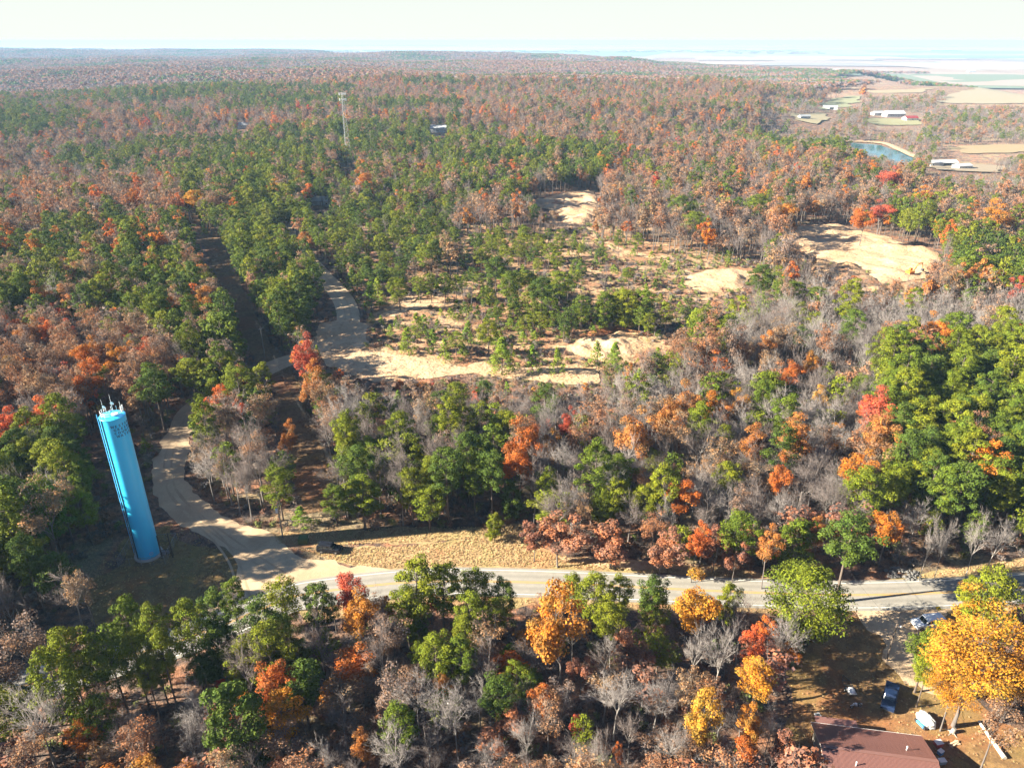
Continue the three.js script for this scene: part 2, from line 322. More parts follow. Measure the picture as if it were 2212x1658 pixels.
// soil of the old pits and the bare sand
const SOIL = world([[770, 765], [790, 690], [870, 600], [905, 545], [970, 478], [1150, 462], [1300, 485], [1480, 497], [1640, 502], [1670, 580], [1560, 655], [1400, 660], [1360, 700], [1560, 742], [1600, 785], [1300, 806], [1000, 795]]);
sheet('pit_soil', SOIL, 2.2, 0.12, mSoil, { rough: 3, wave: 16, relief: 0.35, seed: 13 });
const SANDS = [
  ['main', [[690, 762], [737, 757], [864, 762], [937, 779], [991, 789], [1037, 779], [1055, 788], [1066, 795], [1131, 796], [1214, 794], [1300, 798], [1296, 828], [1237, 834], [1187, 826], [1137, 824], [1071, 818], [1031, 808], [971, 812], [924, 822], [804, 826], [737, 800], [700, 792]], 1.0, 0.5],
  ['spur', [[690, 700], [745, 690], [790, 700], [800, 740], [770, 765], [700, 765], [672, 750]], 1, 0.3],
  ['patch', [[815, 680], [871, 653], [944, 647], [975, 634], [960, 660], [887, 676], [837, 687]], 1, 0.4],
  ['gully', [[1160, 752], [1237, 744], [1250, 726], [1304, 728], [1337, 712], [1375, 730], [1410, 745], [1380, 775], [1304, 785], [1271, 772], [1220, 763], [1171, 762]], 1, 2.2],
  ['shelf', [[1515, 756], [1581, 755], [1585, 773], [1520, 770]], 1, 0.3],
  ['shelf', [[1400, 752], [1470, 745], [1480, 760], [1410, 768]], 1, 0.6],
  ['middle pit', [[1488, 592], [1541, 582], [1621, 580], [1634, 596], [1590, 622], [1518, 634], [1480, 616]], 1.3, 1.4],
  ['quarry', [[1700, 492], [1758, 489], [1808, 482], [1841, 496], [1908, 510], [1975, 532], [2024, 546], [2036, 562], [2020, 584], [2005, 600], [1955, 606], [1891, 616], [1878, 590], [1825, 572], [1768, 560], [1716, 532]], 2, 1.6],
  ['far pit', [[1146, 434], [1190, 424], [1231, 416], [1286, 413], [1292, 447], [1280, 480], [1257, 490], [1228, 485], [1204, 462], [1180, 452], [1150, 446]], 2.2, 1.8],
];
const SAND_POLYS = [];
SANDS.forEach(([, pts, cell, relief], i) => { const P = world(pts); SAND_POLYS.push(P); sheet('sand_flat', P, cell, i > 5 ? 0.35 : 0.2, mSand, { rough: i > 5 ? 2 : 0.9, wave: i > 5 ? 12 : 6, relief, seed: 20 + i }); });
const mRedSoil = M(rgb(1.05, 0.72, 0.55), 0.96, { map: soilTex, bumpMap: lumpTex, bumpScale: 0.4 });
sheet('red_soil', world([[1178, 440], [1200, 434], [1226, 440], [1236, 452], [1210, 458], [1190, 452]]), 2, 1.0, mRedSoil, { rough: 2, relief: 2.2, seed: 41 });
sheet('red_soil', world([[1690, 520], [1760, 566], [1870, 580], [1900, 625], [1960, 612], [1990, 612], [1960, 640], [1860, 645], [1760, 600]]), 2, 0.5, mSoil, { rough: 3, relief: 2, seed: 42 });
sheet('red_soil', world([[1235, 735], [1290, 712], [1345, 706], [1400, 726], [1345, 716], [1300, 728]]), 1, 0.9, mRedSoil, { rough: 0.8, relief: 2.4, seed: 43 });
const TRAILS = [[[960, 480], [1040, 482], [1100, 486], [1160, 484], [1230, 487]], [[965, 517], [1020, 517], [1060, 512]], [[1285, 490], [1340, 499], [1400, 506], [1471, 511], [1560, 513], [1640, 514], [1720, 508]], [[1260, 490], [1300, 520], [1350, 545], [1420, 560], [1490, 595]], [[870, 660], [900, 640], [950, 622], [1010, 610]]];
TRAILS.forEach((t) => structure('dirt_trail', ribbon(curve(t, 60), -2.4, 2.4, 0.5, 2), mSand));
// power-station of the far mast: a pale gravel compound
sheet('mast_compound', world([[728, 356], [760, 351], [830, 349], [838, 356], [770, 362], [735, 366]]), 2, 0.5, mGravel, { rough: 2, seed: 50 });
sheet('house_clearing', world([[385, 455], [470, 450], [560, 458], [520, 475], [470, 480], [430, 485], [395, 478]]), 2, 0.4, mYard, { rough: 3, seed: 51 });
sheet('house_clearing', world([[640, 440], [700, 432], [730, 440], [690, 452], [650, 458]]), 2, 0.4, mYard, { rough: 3, seed: 52 });
// fields in the valley and on the plain
const FIELDS = [
  [[[1968, 164], [2040, 161], [2141, 160], [2125, 172], [1995, 176]], [0.55, 0.45, 0.24]], [[[2068, 201], [2240, 196], [2240, 222], [2025, 224], [2050, 210]], [0.5, 0.42, 0.28]],
  [[[1878, 197], [2015, 191], [1990, 201], [1890, 202]], [0.5, 0.4, 0.24]], [[[1700, 248], [1784, 245], [1796, 258], [1770, 272], [1708, 262]], [0.5, 0.42, 0.24]],
  [[[2040, 316], [2240, 312], [2240, 330], [2080, 333]], [0.52, 0.38, 0.2]], [[[1872, 259], [1900, 256], [1990, 258], [1985, 270], [1890, 270]], [0.45, 0.42, 0.2]],
  [[[1790, 215], [1850, 208], [1860, 220], [1800, 236], [1770, 236]], [0.42, 0.42, 0.22]], [[[2085, 158], [2140, 155], [2150, 161], [2100, 163]], [0.25, 0.34, 0.13]],
  [[[2010, 357], [2100, 357], [2170, 362], [2140, 372], [2020, 369]], [0.46, 0.36, 0.24]],
];
const FIELD_POLYS = FIELDS.map(([p]) => world(p));
FIELDS.forEach(([, c], i) => sheet('farm_field', FIELD_POLYS[i], 9, 0.9, M(rgb(...c.map((v) => v * 0.5)), 1), { rough: 9, wave: 45, seed: 60 + i }));
{
  const rng = rngOf(91); let n = 0;
  for (let k = 0; k < 520 && n < 150; k++) {
    const a = lerp(-0.75, 0.85, rng()), r = 2600 * Math.pow(14, rng()), x = a * r, z = -r, rim = rimOf(x, z), R = Math.hypot(x, z);
    if (R < rim + 1300 || R > 34000) continue;
    n++;
    const w = lerp(250, 900, rng()) * (R > 9000 ? 2.2 : 1), d = lerp(250, 800, rng()) * (R > 9000 ? 2.5 : 1), t = rng() * 0.3;
    const c = [[0.66, 0.5, 0.38], [0.6, 0.42, 0.3], [0.72, 0.62, 0.48], [0.3, 0.36, 0.2], [0.5, 0.42, 0.36], [0.7, 0.52, 0.42]][Math.floor(rng() * 6)];
    const cs = Math.cos(t), sn = Math.sin(t), P = [[-w, -d], [w, -d], [w, d], [-w, d]].map(([u, v]) => [x + u * cs - v * sn, z + u * sn + v * cs]);
    if (P.some(([u, v]) => Math.hypot(u, v) < rimOf(u, v) + 1000)) continue;
    const g = new THREE.BufferGeometry(), pos = [], idx = [], N = 4;
    for (let j = 0; j <= N; j++) for (let i = 0; i <= N; i++) { const u = lerp(-w, w, i / N), v = lerp(-d, d, j / N), X = x + u * cs - v * sn, Z = z + u * sn + v * cs; pos.push(X, H(X, Z) + 1.6 + n * 0.02, Z); }
    for (let j = 0; j < N; j++) for (let i = 0; i < N; i++) { const q = j * (N + 1) + i; idx.push(q, q + N + 1, q + 1, q + 1, q + N + 1, q + N + 2); }
    g.setAttribute('position', new THREE.Float32BufferAttribute(pos, 3)); g.setIndex(idx); g.computeVertexNormals();
    structure('farm_field', g, M(rgb(...c.map((v) => v * 0.42)), 1));
  }
}
// the farm pond and its bank
const POND_POLY = [[1828, 307], [1862, 309], [1905, 313], [1941, 327], [1981, 344], [1990, 356], [1960, 360], [1935, 354], [1905, 346], [1870, 334], [1845, 322]].map(([x, y]) => { const p = onPlane(x, y, -14.5); return [p.x, p.z]; });
sheet('pond', POND_POLY, 4, 0.5, new THREE.MeshStandardMaterial({ color: rgb(0.01, 0.11, 0.15), roughness: 0.08, side: THREE.DoubleSide }), { rough: 1.5, wave: 25, seed: 70 });
structure('pond_bank', ribbon(new THREE.CatmullRomCurve3([[1815, 305], [1862, 306.5], [1908, 310], [1946, 324], [1988, 342], [2030, 352]].map(([x, y]) => onPlane(x, y, -14.5))).getSpacedPoints(50), -5, 5, 1.1, 4, 1.4), M(rgb(0.3, 0.21, 0.13), 1));
// ------------------------------------------------------------------ trees
class Leafage {
  constructor() { this.p = []; this.n = []; this.c = []; this.i = []; }
  tube(a, b, r0, r1, sides, col) {
    const d = b.clone().sub(a).normalize(), u = (Math.abs(d.y) > 0.9 ? V(1, 0, 0) : V(0, 1, 0)).cross(d).normalize(), w = d.clone().cross(u), k = this.p.length / 3;
    for (let e = 0; e < 2; e++) for (let s = 0; s < sides; s++) {
      const t = (s / sides) * Math.PI * 2, cx = Math.cos(t), sx = Math.sin(t), o = e ? b : a, r = e ? r1 : r0;
      const nx = u.x * cx + w.x * sx, ny = u.y * cx + w.y * sx, nz = u.z * cx + w.z * sx;
      this.p.push(o.x + nx * r, o.y + ny * r, o.z + nz * r); this.n.push(nx, ny, nz); this.c.push(col[0], col[1], col[2]);
    }
    for (let s = 0; s < sides; s++) { const q = (s + 1) % sides; this.i.push(k + s, k + q, k + sides + s, k + q, k + sides + q, k + sides + s); }
  }
  spike(a, b, r, col) { // a thin three-sided twig running to a point
    const d = b.clone().sub(a).normalize(), u = (Math.abs(d.y) > 0.9 ? V(1, 0, 0) : V(0, 1, 0)).cross(d).normalize(), w = d.clone().cross(u), k = this.p.length / 3;
    for (let s = 0; s < 3; s++) { const t = (s / 3) * Math.PI * 2, cx = Math.cos(t), sx = Math.sin(t); const n = [u.x * cx + w.x * sx, u.y * cx + w.y * sx, u.z * cx + w.z * sx]; this.p.push(a.x + n[0] * r, a.y + n[1] * r, a.z + n[2] * r); this.n.push(...n); this.c.push(...col); }
    this.p.push(b.x, b.y, b.z); this.n.push(d.x, d.y, d.z); this.c.push(...col);
    for (let s = 0; s < 3; s++) this.i.push(k + s, k + ((s + 1) % 3), k + 3);
  }
  card(c, n, along, w, h, col) { // one kite-shaped leaf spray
    const t = along.clone().addScaledVector(n, -along.dot(n)); if (t.lengthSq() < 1e-4) t.set(1, 0, 0).addScaledVector(n, -n.x); t.normalize();
    const s = n.clone().cross(t), k = this.p.length / 3;
    for (const [a, b, o] of [[0, -0.5, -0.1], [0.5, 0.05, 0.08], [0, 0.5, -0.1], [-0.5, 0.05, 0.08]]) { this.p.push(c.x + s.x * a * w + t.x * b * h + n.x * o * w, c.y + s.y * a * w + t.y * b * h + n.y * o * w, c.z + s.z * a * w + t.z * b * h + n.z * o * w); this.n.push(n.x, n.y, n.z); this.c.push(...col); }
    this.i.push(k, k + 2, k + 1, k, k + 3, k + 2);
  }
  add(o, m, tint) {
    const k = this.p.length / 3, v = V(0, 0, 0), nm = new THREE.Matrix3().getNormalMatrix(m);
    for (let i = 0; i < o.p.length; i += 3) { v.set(o.p[i], o.p[i + 1], o.p[i + 2]).applyMatrix4(m); this.p.push(v.x, v.y, v.z); v.set(o.n[i], o.n[i + 1], o.n[i + 2]).applyMatrix3(nm).normalize(); this.n.push(v.x, v.y, v.z); for (let c = 0; c < 3; c++) this.c.push(o.c[i + c] * tint[c]); }
    for (const q of o.i) this.i.push(q + k);
  }
  build() {
    const g = new THREE.BufferGeometry();
    g.setAttribute('position', new THREE.Float32BufferAttribute(this.p, 3)); g.setAttribute('normal', new THREE.Float32BufferAttribute(this.n, 3)); g.setAttribute('color', new THREE.Float32BufferAttribute(this.c, 3)); g.setIndex(this.i); return g;
  }
}
const onSphere = (rng, up = 0) => { let y = rng() * 2 - 1; if (y < 0 && rng() < up) y = -y; const a = rng() * 6.2832, r = Math.sqrt(1 - y * y); return V(Math.cos(a) * r, y, Math.sin(a) * r); };
function puff(L, rng, c, r, flat, count, size, tintSpread, upBias = 0.55, thin = 0.75) {
  const shade = 0.86 + 0.28 * rng(), warm = (rng() - 0.5) * tintSpread;
  for (let i = 0; i < count; i++) {
    const d = onSphere(rng, upBias), q = Math.pow(rng(), 0.3), p = V(c.x + d.x * r * q, c.y + d.y * r * flat * q, c.z + d.z * r * q);
    const n = d.clone().multiplyScalar(1.0).add(onSphere(rng).multiplyScalar(0.75)).add(V(0, 0.25, 0)).normalize();
    const s = size * (0.6 + 0.8 * rng()), v = shade * (0.72 + 0.56 * rng()), t = warm + (rng() - 0.5) * tintSpread;
    L.card(p, n, onSphere(rng), s * thin, s * 1.25, [v * (1 + t), v * (1 + t * 0.35), v * (1 - t * 0.6)]);
  }
}
const BARK = [1, 1, 1];
// shapes are [wood, leaves]; leaf detail: 2 near, 1 middle, 0 far
function makePine(seed, lod, { Ht = 17.5, R = 3.5, base = 0.42, n = 38, cone = false, dense = 1 } = {}) {
  const rng = rngOf(seed), W = new Leafage(), L = new Leafage(), lean = V((rng() - 0.5) * 0.06, 0, (rng() - 0.5) * 0.06);
  const axis = (t) => V(lean.x * Ht * t * t + Math.sin(t * 5 + seed) * 0.12, Ht * t, lean.z * Ht * t * t);
  const segs = lod ? 4 : 2; for (let k = 0; k < segs; k++) W.tube(axis((k / segs) * 0.96), axis(((k + 1) / segs) * 0.96), 0.24 * (1 - (k / segs) * 0.8) * (Ht / 17), 0.24 * (1 - ((k + 1) / segs) * 0.8) * (Ht / 17), lod ? 6 : 4, BARK);
  const N = lod === 2 ? n : lod ? Math.round(n * 0.62) : Math.round(n * 0.42), cards = Math.round((lod === 2 ? 160 : lod ? 56 : 17) * dense), size = lod === 2 ? 0.29 : lod ? 0.52 : 1.1, pr0 = lod === 2 ? 1 : lod ? 1.16 : 1.3;
  for (let i = 0; i < N; i++) {
    const t = Math.pow((i + 0.5) / N, cone ? 0.9 : 1.0), y = lerp(base, 0.985, t);
    const env = cone ? R * (1.02 - t) * (0.8 + 0.35 * rng()) + 0.15 : R * (0.42 + 0.58 * Math.sin(Math.PI * Math.pow(0.14 + 0.78 * t, 1.15))) * (t > 0.9 ? 0.5 : 1) * (0.75 + 0.42 * rng());
    const a = i * 2.39996 + rng() * 0.9, rad = env * Math.sqrt(lerp(cone ? 0.35 : 0.2, 1, rng())), c = axis(y).add(V(Math.cos(a) * rad, (rng() - 0.4) * 0.6, Math.sin(a) * rad));
    const pr = (cone ? 0.34 * R * (1.15 - 0.6 * t) : lerp(0.85, 1.35, rng()) * (R / 3.5)) * pr0;
    if (lod && rad > 0.4) W.spike(axis(y - 0.05), c, 0.055, BARK);
    puff(L, rng, c, pr, cone ? 0.75 : 0.66, cards, size * (cone ? 0.72 : 1), 0.22, 0.6, 0.62);
  }
  return [W, L];
}
function makeBroad(seed, lod, { Ht = 15, spread = 1, trunk = 0.26, leaf = 1, cover = 1, twigs = 0, lsize = 1, upright = 0.25, order = 3, fine = false, grand = false } = {}) {
  const rng = rngOf(seed), W = new Leafage(), C = new Leafage(), L = new Leafage(), tips = [];
  const kids = grand ? [11, 8, 4, 0] : fine && lod === 2 ? [8, 6, 5, 5] : lod === 2 ? [7, 5, 4, 4] : lod ? [7, 5, 4, 3] : [6, 4, 4, 0], lens = [0.42, 0.5, 0.55, 0.6], rad = [0.16, 0.07, 0.034, 0.021, 0.016].map((r) => r * (Ht / 15) * (lod === 2 ? 1 : lod ? 1.3 : 1.9));
  const limbs = [];
  function branch(p, d, len, lev) {
    const b = d.clone().add(onSphere(rng).multiplyScalar(0.18)).normalize(), q = p.clone().addScaledVector(d, len * 0.5), e = q.clone().addScaledVector(b, len * 0.5).add(V(0, len * 0.06, 0));
    const G = lev <= 1 ? W : C;
    if (lev >= order || lev >= 3) G.spike(p, e, rad[lev], BARK);
    else { const s = lev === 0 ? (lod ? 6 : 4) : lev === 1 && lod === 2 ? 4 : 3; G.tube(p, q, rad[lev], rad[lev] * 0.75, s, BARK); if (lev >= 2 || !lod) G.spike(q, e, rad[lev] * 0.75, BARK); else G.tube(q, e, rad[lev] * 0.75, rad[lev] * 0.45, s, BARK); }
    if (lev === 2 || (lev === 1 && rng() < 0.5)) tips.push([e, lev]);
    if (lev >= order) return;
    for (let k = 0; k < kids[lev]; k++) {
      const t = k === 0 ? 1 : lerp(lev ? 0.3 : 0.5, 1, rng()), o = t < 0.5 ? p.clone().lerp(q, t * 2) : q.clone().lerp(e, t * 2 - 1);
      const out = onSphere(rng); out.addScaledVector(d, -out.dot(d)).normalize();
      const open = (k === 0 ? 0.25 : lerp(0.55, 1.05, rng())) * (lev === 0 ? spread : 1);
      const dir = d.clone().addScaledVector(out, open).add(V(0, upright, 0)).normalize();
      branch(o, dir, len * (lev === 0 ? (k === 0 ? 0.75 : lerp(0.55, 0.8, rng()) * lens[0] * 2) : lerp(0.5, 0.72, rng())), lev + 1);
    }
  }
  const stem = V((rng() - 0.5) * 0.08, 1, (rng() - 0.5) * 0.08).normalize();
  W.tube(V(0, 0, 0), stem.clone().multiplyScalar(Ht * trunk), rad[0] * 1.35, rad[0], lod ? 6 : 4, BARK);
  branch(stem.clone().multiplyScalar(Ht * trunk), stem, Ht * 0.42, 0);
  if (leaf > 0) {
    const n = Math.round((lod === 2 ? 112 : lod ? 36 : 12) * leaf), size = (lod === 2 ? 0.26 : lod ? 0.5 : 1.0) * lsize;
    for (const [p, lev] of tips) if (rng() < cover) puff(L, rng, p, (lev === 1 ? 1.35 : 1.15) * (Ht / 15) * (lod ? 1 : 1.15), 0.8, n, size, 0.46, 0.35, 0.85);
  }
  if (twigs) for (const [p] of tips) for (let k = 0; k < twigs; k++) { const d = onSphere(rng, 0.8).multiplyScalar(lerp(0.5, 1.3, rng())); C.spike(p, p.clone().add(d), 0.022 * (lod ? 1 : 1.6), BARK); }
  return [W, C, L];
}
const leafMat = (r, g, b, tr = 0.3) => new THREE.MeshPhysicalMaterial({ color: rgb(r, g, b), roughness: 0.9, transmission: tr, thickness: 0, vertexColors: true, side: THREE.DoubleSide, specularIntensity: 0.25 });
const woodMat = (r, g, b) => new THREE.MeshStandardMaterial({ color: rgb(r, g, b), roughness: 0.95, vertexColors: true, side: THREE.DoubleSide });
const mPineBark = woodMat(0.1, 0.075, 0.06), mBark = woodMat(0.12, 0.1, 0.09), mLimb = woodMat(0.2, 0.178, 0.162), mPale = woodMat(0.24, 0.215, 0.195), mTwig = woodMat(0.14, 0.112, 0.102), mTwigPale = woodMat(0.22, 0.192, 0.178);
const PINES = [[0.122, 0.148, 0.009], [0.094, 0.128, 0.01], [0.152, 0.168, 0.01], [0.068, 0.102, 0.013]].map((c) => leafMat(...c, 0.18));
const PINES_FRESH = [[0.15, 0.205, 0.015], [0.125, 0.19, 0.015], [0.175, 0.215, 0.017]].map((c) => leafMat(...c, 0.2));
const ORANGES = [[0.42, 0.145, 0.018], [0.39, 0.165, 0.025], [0.4, 0.115, 0.022], [0.36, 0.15, 0.04]].map((c) => leafMat(...c));
const RUSSETS = [[0.27, 0.15, 0.085], [0.3, 0.14, 0.07], [0.225, 0.145, 0.105], [0.27, 0.165, 0.09]].map((c) => leafMat(...c));
const MAUVES = [[0.27, 0.115, 0.065], [0.3, 0.13, 0.072], [0.23, 0.098, 0.062]].map((c) => leafMat(...c));
const REDS = [[0.46, 0.095, 0.03], [0.42, 0.085, 0.045], [0.45, 0.12, 0.03]].map((c) => leafMat(...c));
const GOLDS = [[0.47, 0.215, 0.018], [0.44, 0.195, 0.02]].map((c) => leafMat(...c));
const YELLOWS = [[0.45, 0.22, 0.02], [0.44, 0.195, 0.02], [0.41, 0.225, 0.03]].map((c) => leafMat(...c));

const many = (n, fn) => Array.from({ length: n }, (_, i) => fn(i));
const ends = (parts) => { const d = []; let h = 0; for (const L of parts.slice(-2)) for (let i = 0; i < L.p.length; i += 3) { d.push(Math.abs(L.p[i]), Math.abs(L.p[i + 2])); h = Math.max(h, L.p[i + 1]); } d.sort((a, b) => a - b); return [d[Math.floor(d.length * 0.965)], h]; };
const bothWood = (a, b) => { const W = new Leafage(), id = new THREE.Matrix4(); W.add(a, id, [1, 1, 1]); W.add(b, id, [1, 1, 1]); return W; };
// kind -> variants for each level of detail: { wood, crown, r, h }
function kit(fn, count) {
  return [0, 1, 2].map((lod) => many(lod ? count : Math.min(count, 4), (i) => {
    const parts = fn(i, lod), [r, h] = ends(parts);
    const wood = parts.length === 3 ? (parts[2].p.length ? bothWood(parts[0], parts[1]) : parts[0]) : parts[0], crown = parts.length === 3 ? (parts[2].p.length ? parts[2] : parts[1]) : parts[1];
    return { wood, crown, w: wood.build(), c: crown.build(), r, h };
  }));
}
const KITS = {
  pine: kit((i, l) => makePine(100 + i, l, { Ht: 17 + (i % 3), R: 3.3 + 0.3 * (i % 4), base: [0.42, 0.5, 0.36, 0.46, 0.4, 0.55][i % 6], n: 36 + 2 * i }), 7),
  young: kit((i, l) => makePine(200 + i, l, { Ht: 9, R: 2.3 + 0.2 * i, base: 0.1, n: 44, cone: true, dense: 0.72 }), 5),
  round: kit((i, l) => makePine(260 + i, l, { Ht: 12, R: 3.2, base: 0.14, n: 52, dense: 0.95 }), 4),
  bare: kit((i, l) => makeBroad(300 + i, l, { Ht: 13.5 + (i % 3), spread: [1, 1.2, 0.8, 1.05, 0.7][i % 5], trunk: [0.2, 0.26, 0.16][i % 3], leaf: 0, twigs: l === 2 ? 6 : l ? 7 : 6, order: l === 2 ? 4 : 3, fine: true, upright: [0.2, 0.08, 0.28][i % 3] }), 9),
  russet: kit((i, l) => makeBroad(400 + i, l, { Ht: 14, spread: 0.95, leaf: 0.62, cover: 0.8, twigs: l ? 2 : 0, lsize: 0.9 }), 6),
  full: kit((i, l) => makeBroad(500 + i, l, { Ht: 14 + (i % 2), spread: [0.8, 1.0, 0.9][i % 3], trunk: 0.13, leaf: 1.5, cover: 1, lsize: 0.92 }), 6),
  grand: kit((i, l) => makeBroad(700 + i, Math.max(l, 1), { Ht: 17, spread: 1.15, trunk: 0.1, leaf: l === 2 ? 1.5 : 1, cover: 0.86, lsize: 0.68, upright: 0.2, grand: true }), 3),
  broad: kit((i, l) => makePine(280 + i, l, { Ht: 15, R: 5.6, base: 0.3, n: 86, dense: 1 }), 2),
  bushy: kit((i, l) => makeBroad(600 + i, l, { Ht: 10, spread: 1.15, trunk: 0.05, leaf: 1.15, cover: 0.95, lsize: 0.85, upright: 0.18, twigs: l ? 2 : 0 }), 5),
};
const LOOK = { // kind: [kit, leaf materials, wood material, name, category, default half-width in metres]
  P: ['pine', PINES, mPineBark, 'pine_tree', 'pine tree', 3.05], C: ['young', PINES_FRESH, mPineBark, 'young_pine_tree', 'young pine', 1.9], N: ['round', PINES, mPineBark, 'cedar_tree', 'cedar tree', 3],
  B: ['bare', [mTwig, mTwig, mTwigPale], mLimb, 'bare_tree', 'bare tree', 3.3], W: ['bare', [mTwigPale], mPale, 'bare_tree', 'bare tree', 3.1],
  G: ['grand', GOLDS, mBark, 'golden_oak_tree', 'oak tree', 7], Q: ['broad', [PINES[0]], mPineBark, 'pine_tree', 'pine tree', 6],
  R: ['russet', RUSSETS, mBark, 'russet_oak_tree', 'oak tree', 3.4], M: ['bushy', MAUVES, mBark, 'russet_oak_tree', 'oak tree', 4], O: ['full', ORANGES, mBark, 'orange_maple_tree', 'maple tree', 3.3], D: ['full', REDS, mBark, 'red_maple_tree', 'maple tree', 2.9], Y: ['full', YELLOWS, mBark, 'golden_oak_tree', 'oak tree', 3.5],
};
